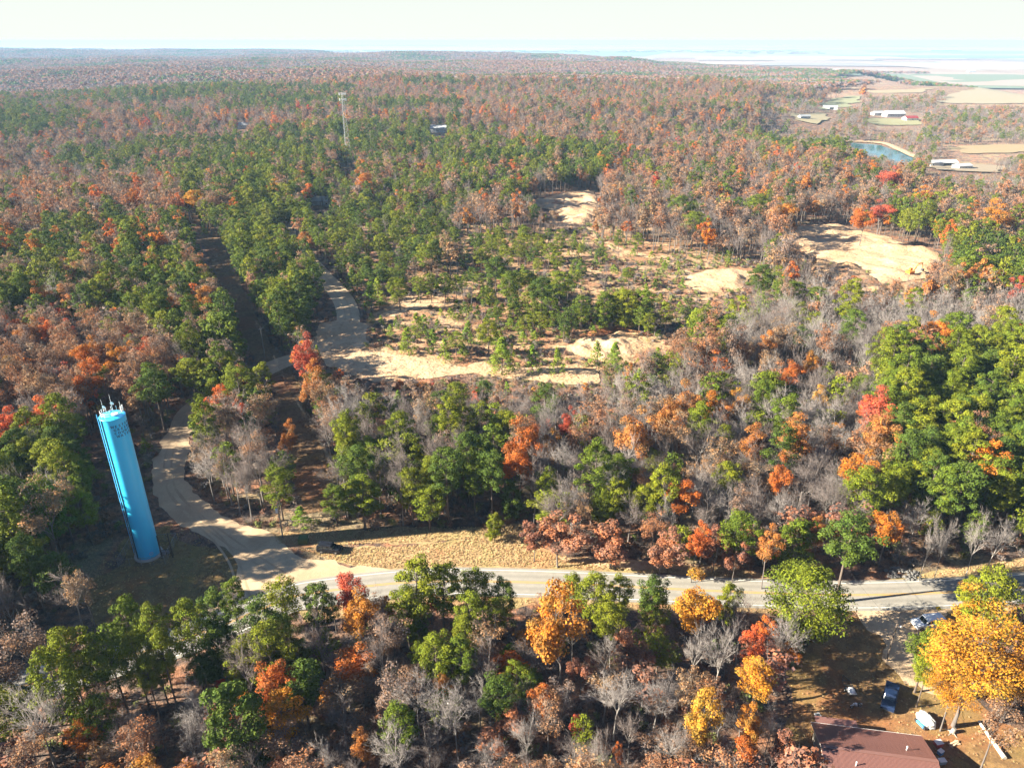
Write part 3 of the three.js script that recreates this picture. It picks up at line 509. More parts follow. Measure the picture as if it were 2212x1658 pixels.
// ------------------------------------------------------------------ where each stand grows
// stands as outlines of their crowns: [name, outline, density, mix of kinds, height factor]
const STANDS = [
  ['in pine stand behind the tower', [[-160, 1010], [90, 955], [235, 930], [300, 1000], [300, 1120], [235, 1215], [110, 1270], [-160, 1340]], 0.72, { P: 0.84, R: 0.08, B: 0.08 }, 1],
  ['in thin wood left of tower lawn', [[-160, 1340], [110, 1270], [200, 1240], [120, 1340], [-160, 1450]], 0.5, { P: 0.3, B: 0.5, R: 0.2 }, 0.8],
  ['in belt along upper gravel track', [[330, 705], [520, 690], [545, 770], [440, 900], [385, 880], [420, 760]], 1, { P: 0.72, R: 0.2, B: 0.08 }, 1],
  ['in russet wood left of track', [[-160, 690], [200, 690], [330, 705], [420, 760], [385, 880], [240, 925], [90, 955], [-160, 1010]], 1, { R: 0.56, B: 0.31, P: 0.03, O: 0.05, D: 0.05 }, 0.95],
  ['in clump at the track bend', [[430, 820], [560, 785], [610, 850], [540, 885], [440, 905]], 1, { P: 0.55, D: 0.1, R: 0.35 }, 0.9],
  ['in wood between road and cleared strip', [[420, 900], [610, 850], [655, 900], [665, 1000], [690, 1110], [560, 1130], [430, 1030]], 1, { B: 0.58, R: 0.34, P: 0.08 }, 0.92],
  ['in wood left of cleared strip', [[-40, 560], [180, 470], [420, 470], [490, 610], [515, 690], [330, 700], [200, 690], [-40, 660]], 1, { P: 0.62, R: 0.2, O: 0.1, B: 0.08 }, 1],
  ['between cleared strip and gravel track', [[450, 470], [640, 440], [720, 580], [720, 650], [690, 735], [620, 755], [560, 700], [515, 600]], 1.05, { P: 0.95, R: 0.05 }, 0.88],
  ['in pine wood above old pits', [[650, 440], [960, 430], [1010, 545], [900, 560], [860, 600], [720, 600]], 0.75, { P: 0.74, C: 0.14, B: 0.06, R: 0.06 }, 0.76],
  ['in wood below the lattice mast', [[700, 330], [960, 350], [970, 430], [700, 440]], 1, { P: 0.5, R: 0.26, O: 0.06, B: 0.18 }, 0.85],
  ['in clump between the old pits', [[1000, 560], [1260, 540], [1275, 630], [1400, 640], [1410, 700], [1230, 705], [1000, 640]], 0.55, { P: 0.5, C: 0.4, B: 0.1 }, 0.7],
  ['in pines above the pit clump', [[950, 490], [1110, 480], [1250, 500], [1285, 550], [1000, 560]], 0.4, { P: 0.6, C: 0.3, B: 0.1 }, 0.72],
  ['scattered over the old pits', [[760, 600], [1000, 555], [1000, 480], [1270, 480], [1500, 520], [1650, 540], [1700, 640], [1560, 690], [1450, 790], [1100, 795], [850, 765], [790, 700]], 0.25, { C: 0.72, P: 0.1, B: 0.18 }, 0.7],
  ['in pale wood below the quarry', [[1560, 650], [1720, 600], [1900, 650], [2060, 640], [2300, 640], [2300, 730], [1900, 750], [1560, 770]], 1.15, { W: 0.72, B: 0.22, R: 0.03, P: 0.03 }, 0.95],
  ['in wood below the sand flat', [[715, 838], [1300, 835], [1560, 795], [1900, 745], [1890, 860], [1500, 880], [1300, 900], [1100, 905], [900, 930], [735, 930]], 1.15, { B: 0.62, W: 0.24, R: 0.09, P: 0.05 }, 0.9],
  ['in wood right of cleared strip', [[715, 930], [870, 920], [1140, 905], [1140, 1010], [1000, 1120], [850, 1130], [715, 1130]], 1, { P: 0.6, B: 0.34, R: 0.06 }, 0.95],
  ['in wood behind the roadside oaks', [[1140, 905], [1500, 880], [1890, 860], [1900, 1000], [1880, 1090], [1600, 1120], [1150, 1110]], 1, { B: 0.54, W: 0.17, R: 0.13, P: 0.12, O: 0.04 }, 0.92],
  ['in big right-hand pine stand', [[1890, 790], [2212, 735], [2420, 740], [2420, 1110], [2100, 1100], [1900, 1085], [1900, 960]], 1.1, { P: 0.95, R: 0.03, O: 0.02 }, 1],
  ['above the right highway end', [[1890, 1085], [2420, 1100], [2420, 1200], [1900, 1215]], 0.7, { W: 0.45, B: 0.3, P: 0.25 }, 0.75],
  ['in thicket above the highway', [[1150, 1110], [1600, 1115], [1900, 1120], [1900, 1225], [1560, 1222], [1180, 1190]], 1, { M: 0.45, R: 0.32, B: 0.13, P: 0.1 }, 0.6],
  ['in row below the highway', [[-160, 1560], [60, 1480], [300, 1375], [560, 1340], [690, 1335], [690, 1420], [400, 1500], [-160, 1660]], 0.7, { P: 0.62, B: 0.28, R: 0.1 }, 0.85],
  ['in brushy wood at picture bottom', [[-160, 1640], [400, 1480], [690, 1390], [1100, 1360], [1690, 1345], [1740, 1420], [1690, 1520], [1720, 1850], [-160, 1850]], 1, { B: 0.42, W: 0.1, R: 0.24, P: 0.06, M: 0.12, O: 0.06 }, 0.68],
  ['in wood right of the yard', [[2100, 1230], [2420, 1230], [2420, 1900], [2060, 1900], [2090, 1560]], 0.7, { W: 0.3, B: 0.3, R: 0.3, O: 0.1 }, 0.5],
  ['in the farm valley', [[1640, 205], [2420, 190], [2420, 425], [2020, 425], [1990, 375], [1640, 300]], 0.85, { B: 0.48, W: 0.24, R: 0.17, P: 0.11 }, 0.75],
  ['in pine stand right of quarry', [[1900, 450], [2000, 478], [2212, 540], [2320, 640], [2045, 605], [2045, 545], [1960, 500]], 1, { P: 0.9, O: 0.06, R: 0.04 }, 1],
  ['in wood beyond the quarry', [[1500, 300], [1990, 375], [2420, 425], [2420, 560], [2040, 540], [1850, 480], [1690, 480], [1300, 470], [1320, 330]], 1, { R: 0.34, B: 0.4, O: 0.07, D: 0.015, P: 0.115, W: 0.06 }, 0.95],
  ['in far wood short of the valley', [[1000, 150], [1660, 165], [1640, 300], [1500, 300], [1320, 330], [1000, 300]], 1, { R: 0.38, B: 0.42, P: 0.12, O: 0.08 }, 1],
  ['in russet wood at left edge', [[-160, 380], [380, 400], [420, 470], [180, 470], [-40, 560], [-160, 620]], 1, { R: 0.58, B: 0.2, P: 0.1, O: 0.12 }, 1],
].map(([name, pts, density, mixOf, tall]) => ({ name, poly: pts.map(([x, y]) => { const p = at(x, y, 9); return [p.x, p.z]; }), density, mixOf, tall }));
STANDS.forEach((s) => { s.box = [Math.min(...s.poly.map((p) => p[0])), Math.max(...s.poly.map((p) => p[0])), Math.min(...s.poly.map((p) => p[1])), Math.max(...s.poly.map((p) => p[1]))]; });
const standAt = (x, z) => STANDS.find((s) => x > s.box[0] && x < s.box[1] && z > s.box[2] && z < s.box[3] && inPoly(s.poly, x, z));
const pick = (mixOf, r) => { let last; for (const k in mixOf) { last = k; if ((r -= mixOf[k]) <= 0) break; } return last; };
function wildMix(x, z) {
  const p = fbm(x / 150, z / 130, 210, 3) + 0.35 * (fbm(x / 700, z / 500, 220, 2) - 0.5), b = fbm(x / 260, z / 200, 230, 3);
  const west = sstep(300, -500, x) * 0.05;
  if (p + west > 0.585) return { P: 0.78, R: 0.12, O: 0.04, B: 0.06 };
  if (b > 0.56) return { B: 0.62, R: 0.26, P: 0.08, O: 0.04 };
  return { R: 0.5, B: 0.28, O: 0.09, P: 0.09, D: 0.02, Y: 0.02 };
}
// ground that carries no trees
const OPEN = [VERGE, VERGE_E, APRON, SITE, YARD, DRIVE, ...SAND_POLYS, ...FIELD_POLYS, POND_POLY, world([[575, 1150], [640, 1150], [760, 1146], [1140, 1140], [1150, 1160], [900, 1172], [690, 1180], [600, 1176]])].map((P) => [P, Math.min(...P.map((p) => p[0])) - 6, Math.max(...P.map((p) => p[0])) + 6, Math.min(...P.map((p) => p[1])) - 6, Math.max(...P.map((p) => p[1])) + 6]);
const isOpen = (x, z, gap) => {
  for (const [P, a, b, c, d] of OPEN) if (x > a && x < b && z > c && z < d && polyDist(P, x, z) > -gap) return true;
  const r = Math.hypot(x, z);
  if (r < 420 && (lineDist(HWY, x, z) < 7.5 + gap || lineDist(TRACK, x, z) < 4.2 + gap || lineDist(ROW_LINE, x, z) < 3.6 + gap)) return true;
  return false;
};
// views that the photograph shows clear of crowns: trees that would stand before them are left out
const CLEAR = [
  [[655, 1298], [690, 1230], [860, 1222], [1480, 1222], [1900, 1246], [2212, 1225], [2212, 1262], [2080, 1300], [1480, 1302], [1280, 1296], [860, 1290]],
  [[690, 1225], [600, 1150], [560, 1150], [400, 1050], [350, 1000], [345, 955], [395, 908], [412, 905], [400, 960], [392, 1030], [420, 1085], [600, 1090], [625, 1090], [625, 1150], [900, 1150], [1140, 1140], [1150, 1200], [1200, 1230]],
  [[440, 1320], [500, 1260], [660, 1290], [560, 1300]], [[225, 1330], [205, 900], [280, 880], [345, 1140], [400, 1240], [420, 1300]],
  [[1060, 800], [1300, 800], [1296, 826], [1120, 822]], [[700, 790], [690, 750], [690, 690], [705, 600], [720, 600], [755, 650], [765, 690], [790, 720], [780, 760], [870, 765], [990, 792], [1040, 784], [1060, 800], [1295, 806], [1290, 822], [1235, 826], [1130, 812], [930, 822], [810, 826]],
  [[590, 790], [625, 775], [640, 795], [600, 805]], [[830, 682], [945, 652], [960, 660], [890, 678]], [[1490, 598], [1545, 585], [1622, 586], [1590, 620], [1520, 630]],
  [[1715, 500], [1800, 486], [1845, 500], [2020, 550], [2005, 598], [1890, 612], [1875, 590], [1770, 555]], [[1155, 436], [1232, 420], [1284, 418], [1280, 478], [1255, 486], [1205, 458]], [[1170, 755], [1240, 745], [1300, 715], [1350, 712], [1400, 745], [1370, 772], [1300, 782]],
  [[505, 690], [520, 680], [565, 770], [590, 850], [640, 850], [690, 1060], [650, 1060], [600, 880], [530, 760]],
  [[1700, 1420], [1810, 1330], [2010, 1318], [2030, 1330], [1965, 1390], [1970, 1470], [2010, 1500], [2060, 1600], [2030, 1658], [1760, 1658], [1740, 1560]],
  [[1840, 310], [1905, 314], [1978, 342], [1960, 344], [1895, 327]], [[2015, 345], [2100, 345], [2110, 372], [2015, 366]], [[1880, 236], [1990, 238], [1990, 266], [1890, 268]], ...FIELDS.map(([p]) => p),
  [[400, 462], [425, 460], [435, 500], [470, 560], [500, 620], [470, 600], [425, 510]], [[680, 428], [710, 428], [710, 446], [680, 446]], [[930, 274], [965, 274], [965, 286], [930, 286]], [[515, 266], [532, 266], [532, 278], [515, 278]],
];
CLEAR.push(Object.assign([[735, 364], [742, 190], [754, 190], [768, 352], [768, 364]], { near: 625 }));
const CLEAR_BOX = CLEAR.map((P) => [Math.min(...P.map((p) => p[0])), Math.max(...P.map((p) => p[0])), Math.min(...P.map((p) => p[1])), Math.max(...P.map((p) => p[1]))]);
const isClearView = (px, py, z) => CLEAR.some((P, i) => { const b = CLEAR_BOX[i]; return (!P.near || -z < P.near) && px > b[0] && px < b[1] && py > b[2] && py < b[3] && inPoly(P, px, py); });
function blocks(x, y, z, h, r) {
  for (let k = 0; k <= 10; k++) { const v = lerp(0.3, 1.02, k / 10), w = v > 0.9 ? 0.3 : 0.75; for (const u of [-w, 0, w]) { const [px, py] = seen(x + u * r, y + v * h, z); if (isClearView(px, py, z)) return true; } }
  return false;
}
// trees picked out one by one in the photograph: [kind, x, y, width of the crown, slenderness]
const HEROES = `P 610 1272 75|P 500 1289 45|P 560 1339 88|P 460 1326 60|P 400 1333 78|P 333 1349 60|P 273 1343 60|P 230 1389 85|P 160 1416 80|P 120 1466 80|P 283 1396 68|P 350 1412 60|N 480 1416 80|N 583 1429 72|N 653 1429 48|P 317 1456 46|N 187 1586 52|N 513 1583 112 1.25|O 597 1493 86|Y 623 1542 88 0.9|D 470 1496 30|W 67 1523 130|W 423 1506 42|B 687 1366 72|B 413 1589 60|W 693 1626 60|P 680 1299 55|P 717 1296 34|D 765 1270 66|O 774 1339 75|B 824 1306 32 1.8|P 897 1263 84|P 954 1266 66|P 1027 1249 64|P 1087 1266 56|P 1014 1319 60|P 1067 1308 52|P 877 1303 60|N 901 1353 45|P 937 1393 76|N 907 1433 45|P 1004 1346 54|P 1001 1416 56|N 1041 1373 32|P 1117 1446 50|N 1147 1493 50|N 771 1416 32|N 851 1473 30|O 1217 1345 118 1.15|P 1287 1263 74|P 1237 1273 46|P 1341 1276 46|P 1314 1319 60|P 1407 1286 58|N 1414 1323 58|M 1377 1393 78|M 1257 1439 56|W 1334 1493 80|B 824 1406 85|B 1054 1423 70|W 897 1489 80|W 984 1533 76 1.1|W 1137 1583 62|W 857 1599 90|W 1294 1606 36 1.7|B 1364 1573 50|W 1454 1599 62|O 961 1476 40|O 787 1603 50|R 804 1469 40|D 1244 1573 30|O 1334 1626 22|Y 1515 1319 98|P 1575 1293 46|Q 1745 1292 146|B 1608 1333 78|B 1701 1373 76|W 1501 1389 60 1.3|W 1561 1399 70 1.2|D 1621 1400 56|Y 1638 1453 74|O 1641 1370 58|O 1705 1426 38|Y 1531 1546 80|O 1615 1556 54 1.1|R 1495 1489 60|O 1615 1616 46|W 1668 1556 50|M 1701 1606 66|G 2118 1408 190 0.95|Y 2142 1326 90 0.9|G 2215 1430 150 0.9|G 2066 1482 96 0.9|P 2145 1283 105|P 2097 1273 36|P 2046 1366 56 0.9|P 2006 1404 66 0.8|P 2005 1449 52 0.8|O 2088 1319 46|R 2158 1566 80|D 1505 1166 42 1.3|O 1520 1160 36|M 1551 1166 60|M 1591 1196 50|O 1661 1183 48 1.15|N 1718 1183 70|P 1835 1165 100 0.9|O 1921 1136 58|O 1771 1146 40|P 1598 1129 78|W 2015 1156 34 1.6|W 2045 1166 34 1.4|W 2115 1163 44 1.3|W 2158 1156 48 1.3|M 1207 1153 108 0.7|M 1324 1153 92 0.8|M 1431 1173 80 0.8|N 1067 1136 35 0.8|M 1155 1150 50|O 1111 1000 80 1.1|O 1357 943 86|D 1180 930 28|D 1221 918 32 1.3|D 1417 923 30|O 1464 903 70|R 1137 936 50|N 1034 913 52|P 1091 916 58|P 1071 946 45|P 947 920 44|P 797 963 60|P 827 966 46|P 752 950 44|P 750 993 50|P 787 996 50|P 881 963 36|P 917 986 40|P 1021 976 46|P 1024 1026 60|P 971 1013 50|P 897 1016 32|P 924 1066 78 0.62|P 781 1066 76 0.62|P 720 1070 50 0.66|N 1104 1080 44|P 1287 993 50|P 1341 1013 60|P 1304 1080 54|P 1387 1066 64|P 1411 983 40|N 1221 993 22|P 1177 858 60|P 984 838 52|P 1047 846 38|O 1725 943 86|O 1691 1036 50 1.2|D 1898 880 78|D 1875 903 50|R 1865 950 64|Y 1771 866 40|Y 1611 873 46|O 1495 876 66|O 1548 886 56|O 1721 813 46|O 1758 783 36|O 2091 800 36|O 2015 770 46|Y 2148 603 50 0.7|D 2198 626 40|N 1655 860 70|N 1701 870 42|N 1741 896 36|N 1705 896 36|N 1785 816 32|P 1865 823 50|C 1635 946 40|N 1811 1043 40|P 1875 1056 92|D 653 770 50 1.4|D 470 866 58 0.8|R 563 876 58|P 430 873 36|P 513 823 68|P 560 820 50|P 463 843 42|P 463 900 44|P 680 813 50|P 697 863 40|O 287 766 48|O 217 766 28 1.2|O 100 780 30|D 147 716 34|P 227 820 46 0.7|P 333 836 68|P 413 806 58|N 483 740 92|P 413 730 60|P 287 733 50|P 150 923 58|D 20 930 60|D 87 900 68|P 597 1036 60|C 477 1003 30|O 623 940 38|R 553 976 56|N 1520 712 60|N 1570 718 50|N 1350 668 50|N 1390 668 50|N 1305 670 46|C 1085 765 52|C 1330 770 40|C 1290 760 34|P 1055 700 44|C 1010 715 30|C 900 700 26|C 935 735 26|C 960 752 30|C 880 735 30|C 1150 775 30|C 1205 775 34|C 1470 775 40|C 1500 690 40|P 1100 600 50|P 1070 580 50|P 1170 625 50|P 1210 610 46|P 860 610 40|C 760 600 34|C 800 635 40|C 815 620 30|P 905 605 30|P 930 600 34|P 960 600 34|P 985 602 30|O 660 520 34|Y 605 408 44 0.7|O 795 388 40|D 1910 385 56 0.8|D 1905 458 44 0.8|O 1870 470 44|O 1690 462 50|O 2155 468 60|Y 425 428 46 0.8|R 470 425 56 0.8|Y 520 420 40 0.8|P 1650 585 50|P 1690 610 46|P 1720 630 40|P 1500 470 50|P 1470 445 44|P 1640 440 40|P 1700 445 40|P 1760 640 40`
  .split('|').map((s) => { const [k, x, y, w, sl] = s.split(' '); return [k, +x, +y, +w, sl ? +sl : k === 'P' ? (+y > 1320 && +x < 420 ? 1.2 : +y > 1240 ? 0.95 : 0.8) : 1]; });

const TREES = []; // { kind, x, z, y, r (crown half-width), h, stand, hero, turn, v, m }
const trng = rngOf(4242);
function plant(kind, x, z, halfWidth, slender, stand, hero, tall) {
  const look = LOOK[kind], shapes = KITS[look[0]][2], v = Math.floor(trng() * shapes.length), s = shapes[v];
  const sx = halfWidth / s.r, want = Math.pow(sx, 0.65) * slender * tall, oval = 0.86 + 0.28 * trng();
  TREES.push({ kind, x, z, y: H(x, z) - 0.12, sx: sx * oval, sz: sx / oval, sy: want, h: s.h * want, r: halfWidth, stand, hero, turn: trng() * 6.283, v, m: Math.floor(trng() * look[1].length) });
}
for (const [k, px, py, w, sl] of HEROES) {
  const look = LOOK[k], s = KITS[look[0]][2][0]; let up = s.h * 0.62, p;
  for (let i = 0; i < 4; i++) { p = at(px, py, up); const d = seen(p.x, p.y, p.z)[2], hw = (w * d) / F / 2; up = s.h * Math.pow(hw / s.r, 0.65) * sl * ({ P: 0.7, C: 0.5, N: 0.52, Q: 0.62 }[k] || 0.64); }
  const d = seen(p.x, p.y, p.z)[2];
  plant(k, p.x, p.z, (w * d) / F / 2, sl, null, true, 1);
}
const heroCount = TREES.length;
const gridHash = new Map(), gk = (x, z) => Math.floor(x / 12) * 100003 + Math.floor(z / 12);
const note = (t) => { const k = gk(t.x, t.z); (gridHash.get(k) || gridHash.set(k, []).get(k)).push(t); };
TREES.forEach(note);
const crowded = (x, z, r) => { for (let i = -1; i <= 1; i++) for (let j = -1; j <= 1; j++) for (const t of gridHash.get(gk(x + i * 12, z + j * 12)) || []) if (Math.hypot(t.x - x, t.z - z) < 0.6 * (t.r + r) * (t.hero ? 0.95 : 0.68)) return true; return false; };
// the rest of each stand, ring by ring
const FAR_EDGE = 1500, far = [];
for (const [z0, z1, cell, gain] of [[40, 265, 3.3, 1], [265, 700, 4.9, 1], [700, FAR_EDGE, 6.9, 1.1]]) {
  for (let z = z0; z < z1; z += cell) {
    const half = z * 0.86 + 45;
    for (let x = -half - (z < 265 ? 40 : 0); x < half; x += cell) {
      const X = x + (trng() - 0.5) * cell * 0.95, Z = -(z + (trng() - 0.5) * cell * 0.95), r1 = trng(), r2 = trng(), r3 = trng(), r4 = trng();
      const low = { tall: 0.6, density: 0.8, mixOf: { B: 0.5, R: 0.4, M: 0.1 }, name: 'at the bottom edge' };
      const st = standAt(X, Z) || (z < 76 ? low : undefined), density = st ? st.density : 1;
      if (r1 > density * 0.97) continue;
      let kind = pick(st ? st.mixOf : wildMix(X, Z), r2);
      const tall = (st ? st.tall : 1) * (0.74 + 0.46 * r4);
      const hw = LOOK[kind][5] * (0.72 + 0.5 * r3) * gain * Math.pow(st ? st.tall : 1, 0.7);
      if (isOpen(X, Z, 0.5 + hw * 0.25)) continue;
      if (crowded(X, Z, hw)) continue;
      if (rimOf(X, Z) < Math.hypot(X, Z) - 200) continue;
      let hh = KITS[LOOK[kind][0]][2][0].h * Math.pow(hw / KITS[LOOK[kind][0]][2][0].r, 0.65) * tall, k = 1;
      if (blocks(X, H(X, Z), Z, hh, hw)) { k = 0.5; if (blocks(X, H(X, Z), Z, hh * 0.42, hw * 0.5)) continue; if (z > 700) continue; kind = kind === 'P' ? 'C' : kind; }
      plant(kind, X, Z, hw * k, 1, st, false, k < 1 ? tall * 0.85 : tall);
      note(TREES[TREES.length - 1]);
    }
  }
}
// how large each tree shows decides which ones stand as things of their own
for (const t of TREES) { const [px, py, d] = seen(t.x, t.y + t.h * 0.6, t.z); t.px = px; t.py = py; t.size = (t.h * F) / d / 2.16; t.inView = px > -60 && px < 2272 && py > 0 && py < 1760; }
const LIMIT = { pine_tree: 292, young_pine_tree: 150, cedar_tree: 60, bare_tree: 292, russet_oak_tree: 270, orange_maple_tree: 150, red_maple_tree: 60, golden_oak_tree: 60 };
const SAY = {
  P: ['tufted green pine', 'pines'], C: ['small conical pine', 'young pines'], N: ['rounded green evergreen', 'evergreens'], B: ['leafless grey-brown tree', 'bare trees'], W: ['leafless pale-limbed tree', 'pale bare trees'],
  R: ['thinly leaved russet oak', 'russet oaks'], M: ['pinkish brown oak', 'pinkish oaks'], O: ['bright orange tree', 'orange trees'], D: ['bright red tree', 'red trees'], Y: ['golden yellow tree', 'golden trees'], G: ['spreading golden oak', 'spreading golden oaks'], Q: ['broad spreading green pine', 'broad pines'],
};
const ORD = 'first second third fourth fifth sixth seventh eighth ninth tenth eleventh twelfth thirteenth fourteenth fifteenth sixteenth seventeenth eighteenth nineteenth twentieth'.split(' ');
const nth = (i) => ORD[i] || `${['twenty', 'thirty', 'forty', 'fifty'][Math.floor((i + 1) / 10) - 2] || 'many'}-${ORD[((i + 1) % 10) - 1] || 'odd'}`;
const heroArea = (t) => {
  if (t.py > 1225 && t.px > 1980) return 'by the bottom right yard';
  if (t.py > 1225 && t.px < 745) return 'below the left highway end';
  if (t.py > 1225) return t.px < 1200 ? 'below the middle of the highway' : 'below the highway left of the yard';
  if (t.py > 1100 && t.px > 1100) return 'on the upper highway roadside';
  if (t.px < 705 && t.py > 680) return 'along the gravel road by the tower';
  if (t.py > 840 && t.px < 1240) return 'in woods above the parked black vehicle';
  if (t.py > 840) return 'in woods above the right highway half';
  if (t.py < 500) return 'in far woods around the pits';
  return t.px < 1200 ? 'around the old sand flat' : 'between the old pits and the quarry';
};
const individuals = [], others = [], used = {};
for (const t of [...TREES].sort((a, b) => (b.inView - a.inView) || (b.hero - a.hero) || b.size - a.size)) {
  const name = LOOK[t.kind][3];
  if (t.inView && (used[name] || 0) < LIMIT[name]) { used[name] = (used[name] || 0) + 1; individuals.push(t); } else others.push(t);
}
const byHero = {};
individuals.filter((t) => t.hero).forEach((t) => { t.area = heroArea(t); (byHero[t.kind + t.area] ||= []).push(t); });
for (const list of Object.values(byHero)) {
  list.sort((a, b) => a.px - b.px);
  list.forEach((t, i) => { const [say, plural] = SAY[t.kind]; t.label = `${list.length === 1 ? 'only large ' : ''}${say} ${t.area}${list.length === 1 ? '' : i === 0 ? ', leftmost large one' : i === list.length - 1 ? ', rightmost large one' : `, ${nth(i)} large one from left`}`; t.group = `large ${plural} ${t.area}`; });
}
const byStand = {};
individuals.filter((t) => !t.hero).forEach((t) => (byStand[t.kind + (t.stand ? t.stand.name : '')] ||= []).push(t));
for (const list of Object.values(byStand)) { // rows counted from the viewer, then from the left
  list.sort((a, b) => b.py - a.py); const rows = Math.ceil(list.length / 12), per = Math.ceil(list.length / rows);
  for (let r = 0; r < rows; r++) list.slice(r * per, (r + 1) * per).sort((a, b) => a.px - b.px).forEach((t, i) => { t.row = rows > 1 ? `, ${nth(i)} from left in ${r ? nth(r) : 'front'} row` : `, ${nth(i)} from left`; });
}
for (const t of individuals) {
  const [kitName, leaves, wood, name, category] = LOOK[t.kind];
  const lod = t.size > 58 || (t.hero && t.size > 34) ? 2 : t.size > 14 ? 1 : 0, shapes = KITS[kitName][lod], s = shapes[t.v % shapes.length], [say, plural] = SAY[t.kind];
  const label = t.label || `${say} ${t.stand ? t.stand.name : 'in open mixed forest'}${t.row}`;
  const g = thing(name, label, category, V(t.x, t.y, t.z), t.turn, t.group || `${plural} ${t.stand ? t.stand.name : 'in the open mixed forest'}`);
  g.scale.set(t.sx, t.sy, t.sz);
  part(g, 'trunk', s.w, wood); part(g, 'crown', s.c, leaves[t.m % leaves.length]);
}
// all remaining trees, one mass for each sort
function mass(name, label, category, list, kitName, leafTint, material) {
  const shapes = KITS[kitName], root = new THREE.Group(); root.name = name; scene.add(root); tag(root, label, category, null, 'stuff');
  const q = new THREE.Quaternion(), m4 = new THREE.Matrix4(), col = new THREE.Color();
  for (const [lod, keep] of [[1, (t) => t.size > 12], [0, (t) => t.size <= 12]]) shapes[lod].forEach((s, v) => {
    const mine = list.filter((t) => keep(t) && t.v % shapes[lod].length === v); if (!mine.length) return;
    for (const [geo, mat, tinted, pname] of [[s.w, material[0], false, 'trunks'], [s.c, material[1], true, 'crowns']]) {
      if (lod === 0 && !tinted && kitName !== 'bare' && kitName !== 'pine') continue;
      const im = new THREE.InstancedMesh(geo, mat, mine.length); im.name = pname; im.castShadow = im.receiveShadow = true;
      mine.forEach((t, i) => { m4.compose(V(t.x, t.y, t.z), q.setFromAxisAngle(V(0, 1, 0), t.turn), V(t.sx, t.sy, t.sz)); im.setMatrixAt(i, m4); if (tinted) im.setColorAt(i, col.setRGB(...leafTint(t))); });
      root.add(im); im.userData.kind = 'stuff';
    }
  });
}
const mAny = leafMat(1, 1, 1, 0.25), mAnyTwig = woodMat(1, 1, 1);
const tint = (list) => (t) => { const c = list[t.m % list.length], k = 0.85 + 0.3 * hash2(Math.round(t.x * 7), Math.round(t.z * 7), 5); return [c.color.r * k, c.color.g * k, c.color.b * k]; };
const sort = (ks) => others.filter((t) => ks.includes(t.kind));
mass('distant_pine_forest', 'mass of dark green pines spreading through the middle distance', 'forest', sort('P'), 'pine', tint(PINES), [mPineBark, mAny]);
mass('distant_young_pines', 'far small bright green pines scattered round the pits', 'forest', sort('C'), 'young', tint(PINES_FRESH), [mPineBark, mAny]);
mass('distant_bare_forest', 'mass of grey leafless trees spreading through the middle distance', 'forest', sort('BW'), 'bare', (t) => (t.kind === 'W' ? [0.22, 0.192, 0.178] : [0.145, 0.116, 0.106]), [mBark, mAnyTwig]);
mass('distant_russet_forest', 'mass of russet-leaved oaks spreading through the middle distance', 'forest', sort('RM'), 'russet', (t) => (t.kind === 'M' ? tint(MAUVES)(t) : tint(RUSSETS)(t)), [mBark, mAny]);
mass('distant_autumn_forest', 'orange, red and golden trees dotted through the middle distance', 'forest', sort('ODYNGQ'), 'full', (t) => tint({ O: ORANGES, D: REDS, Y: YELLOWS, G: GOLDS, N: PINES, Q: PINES }[t.kind])(t), [mBark, mAny]);
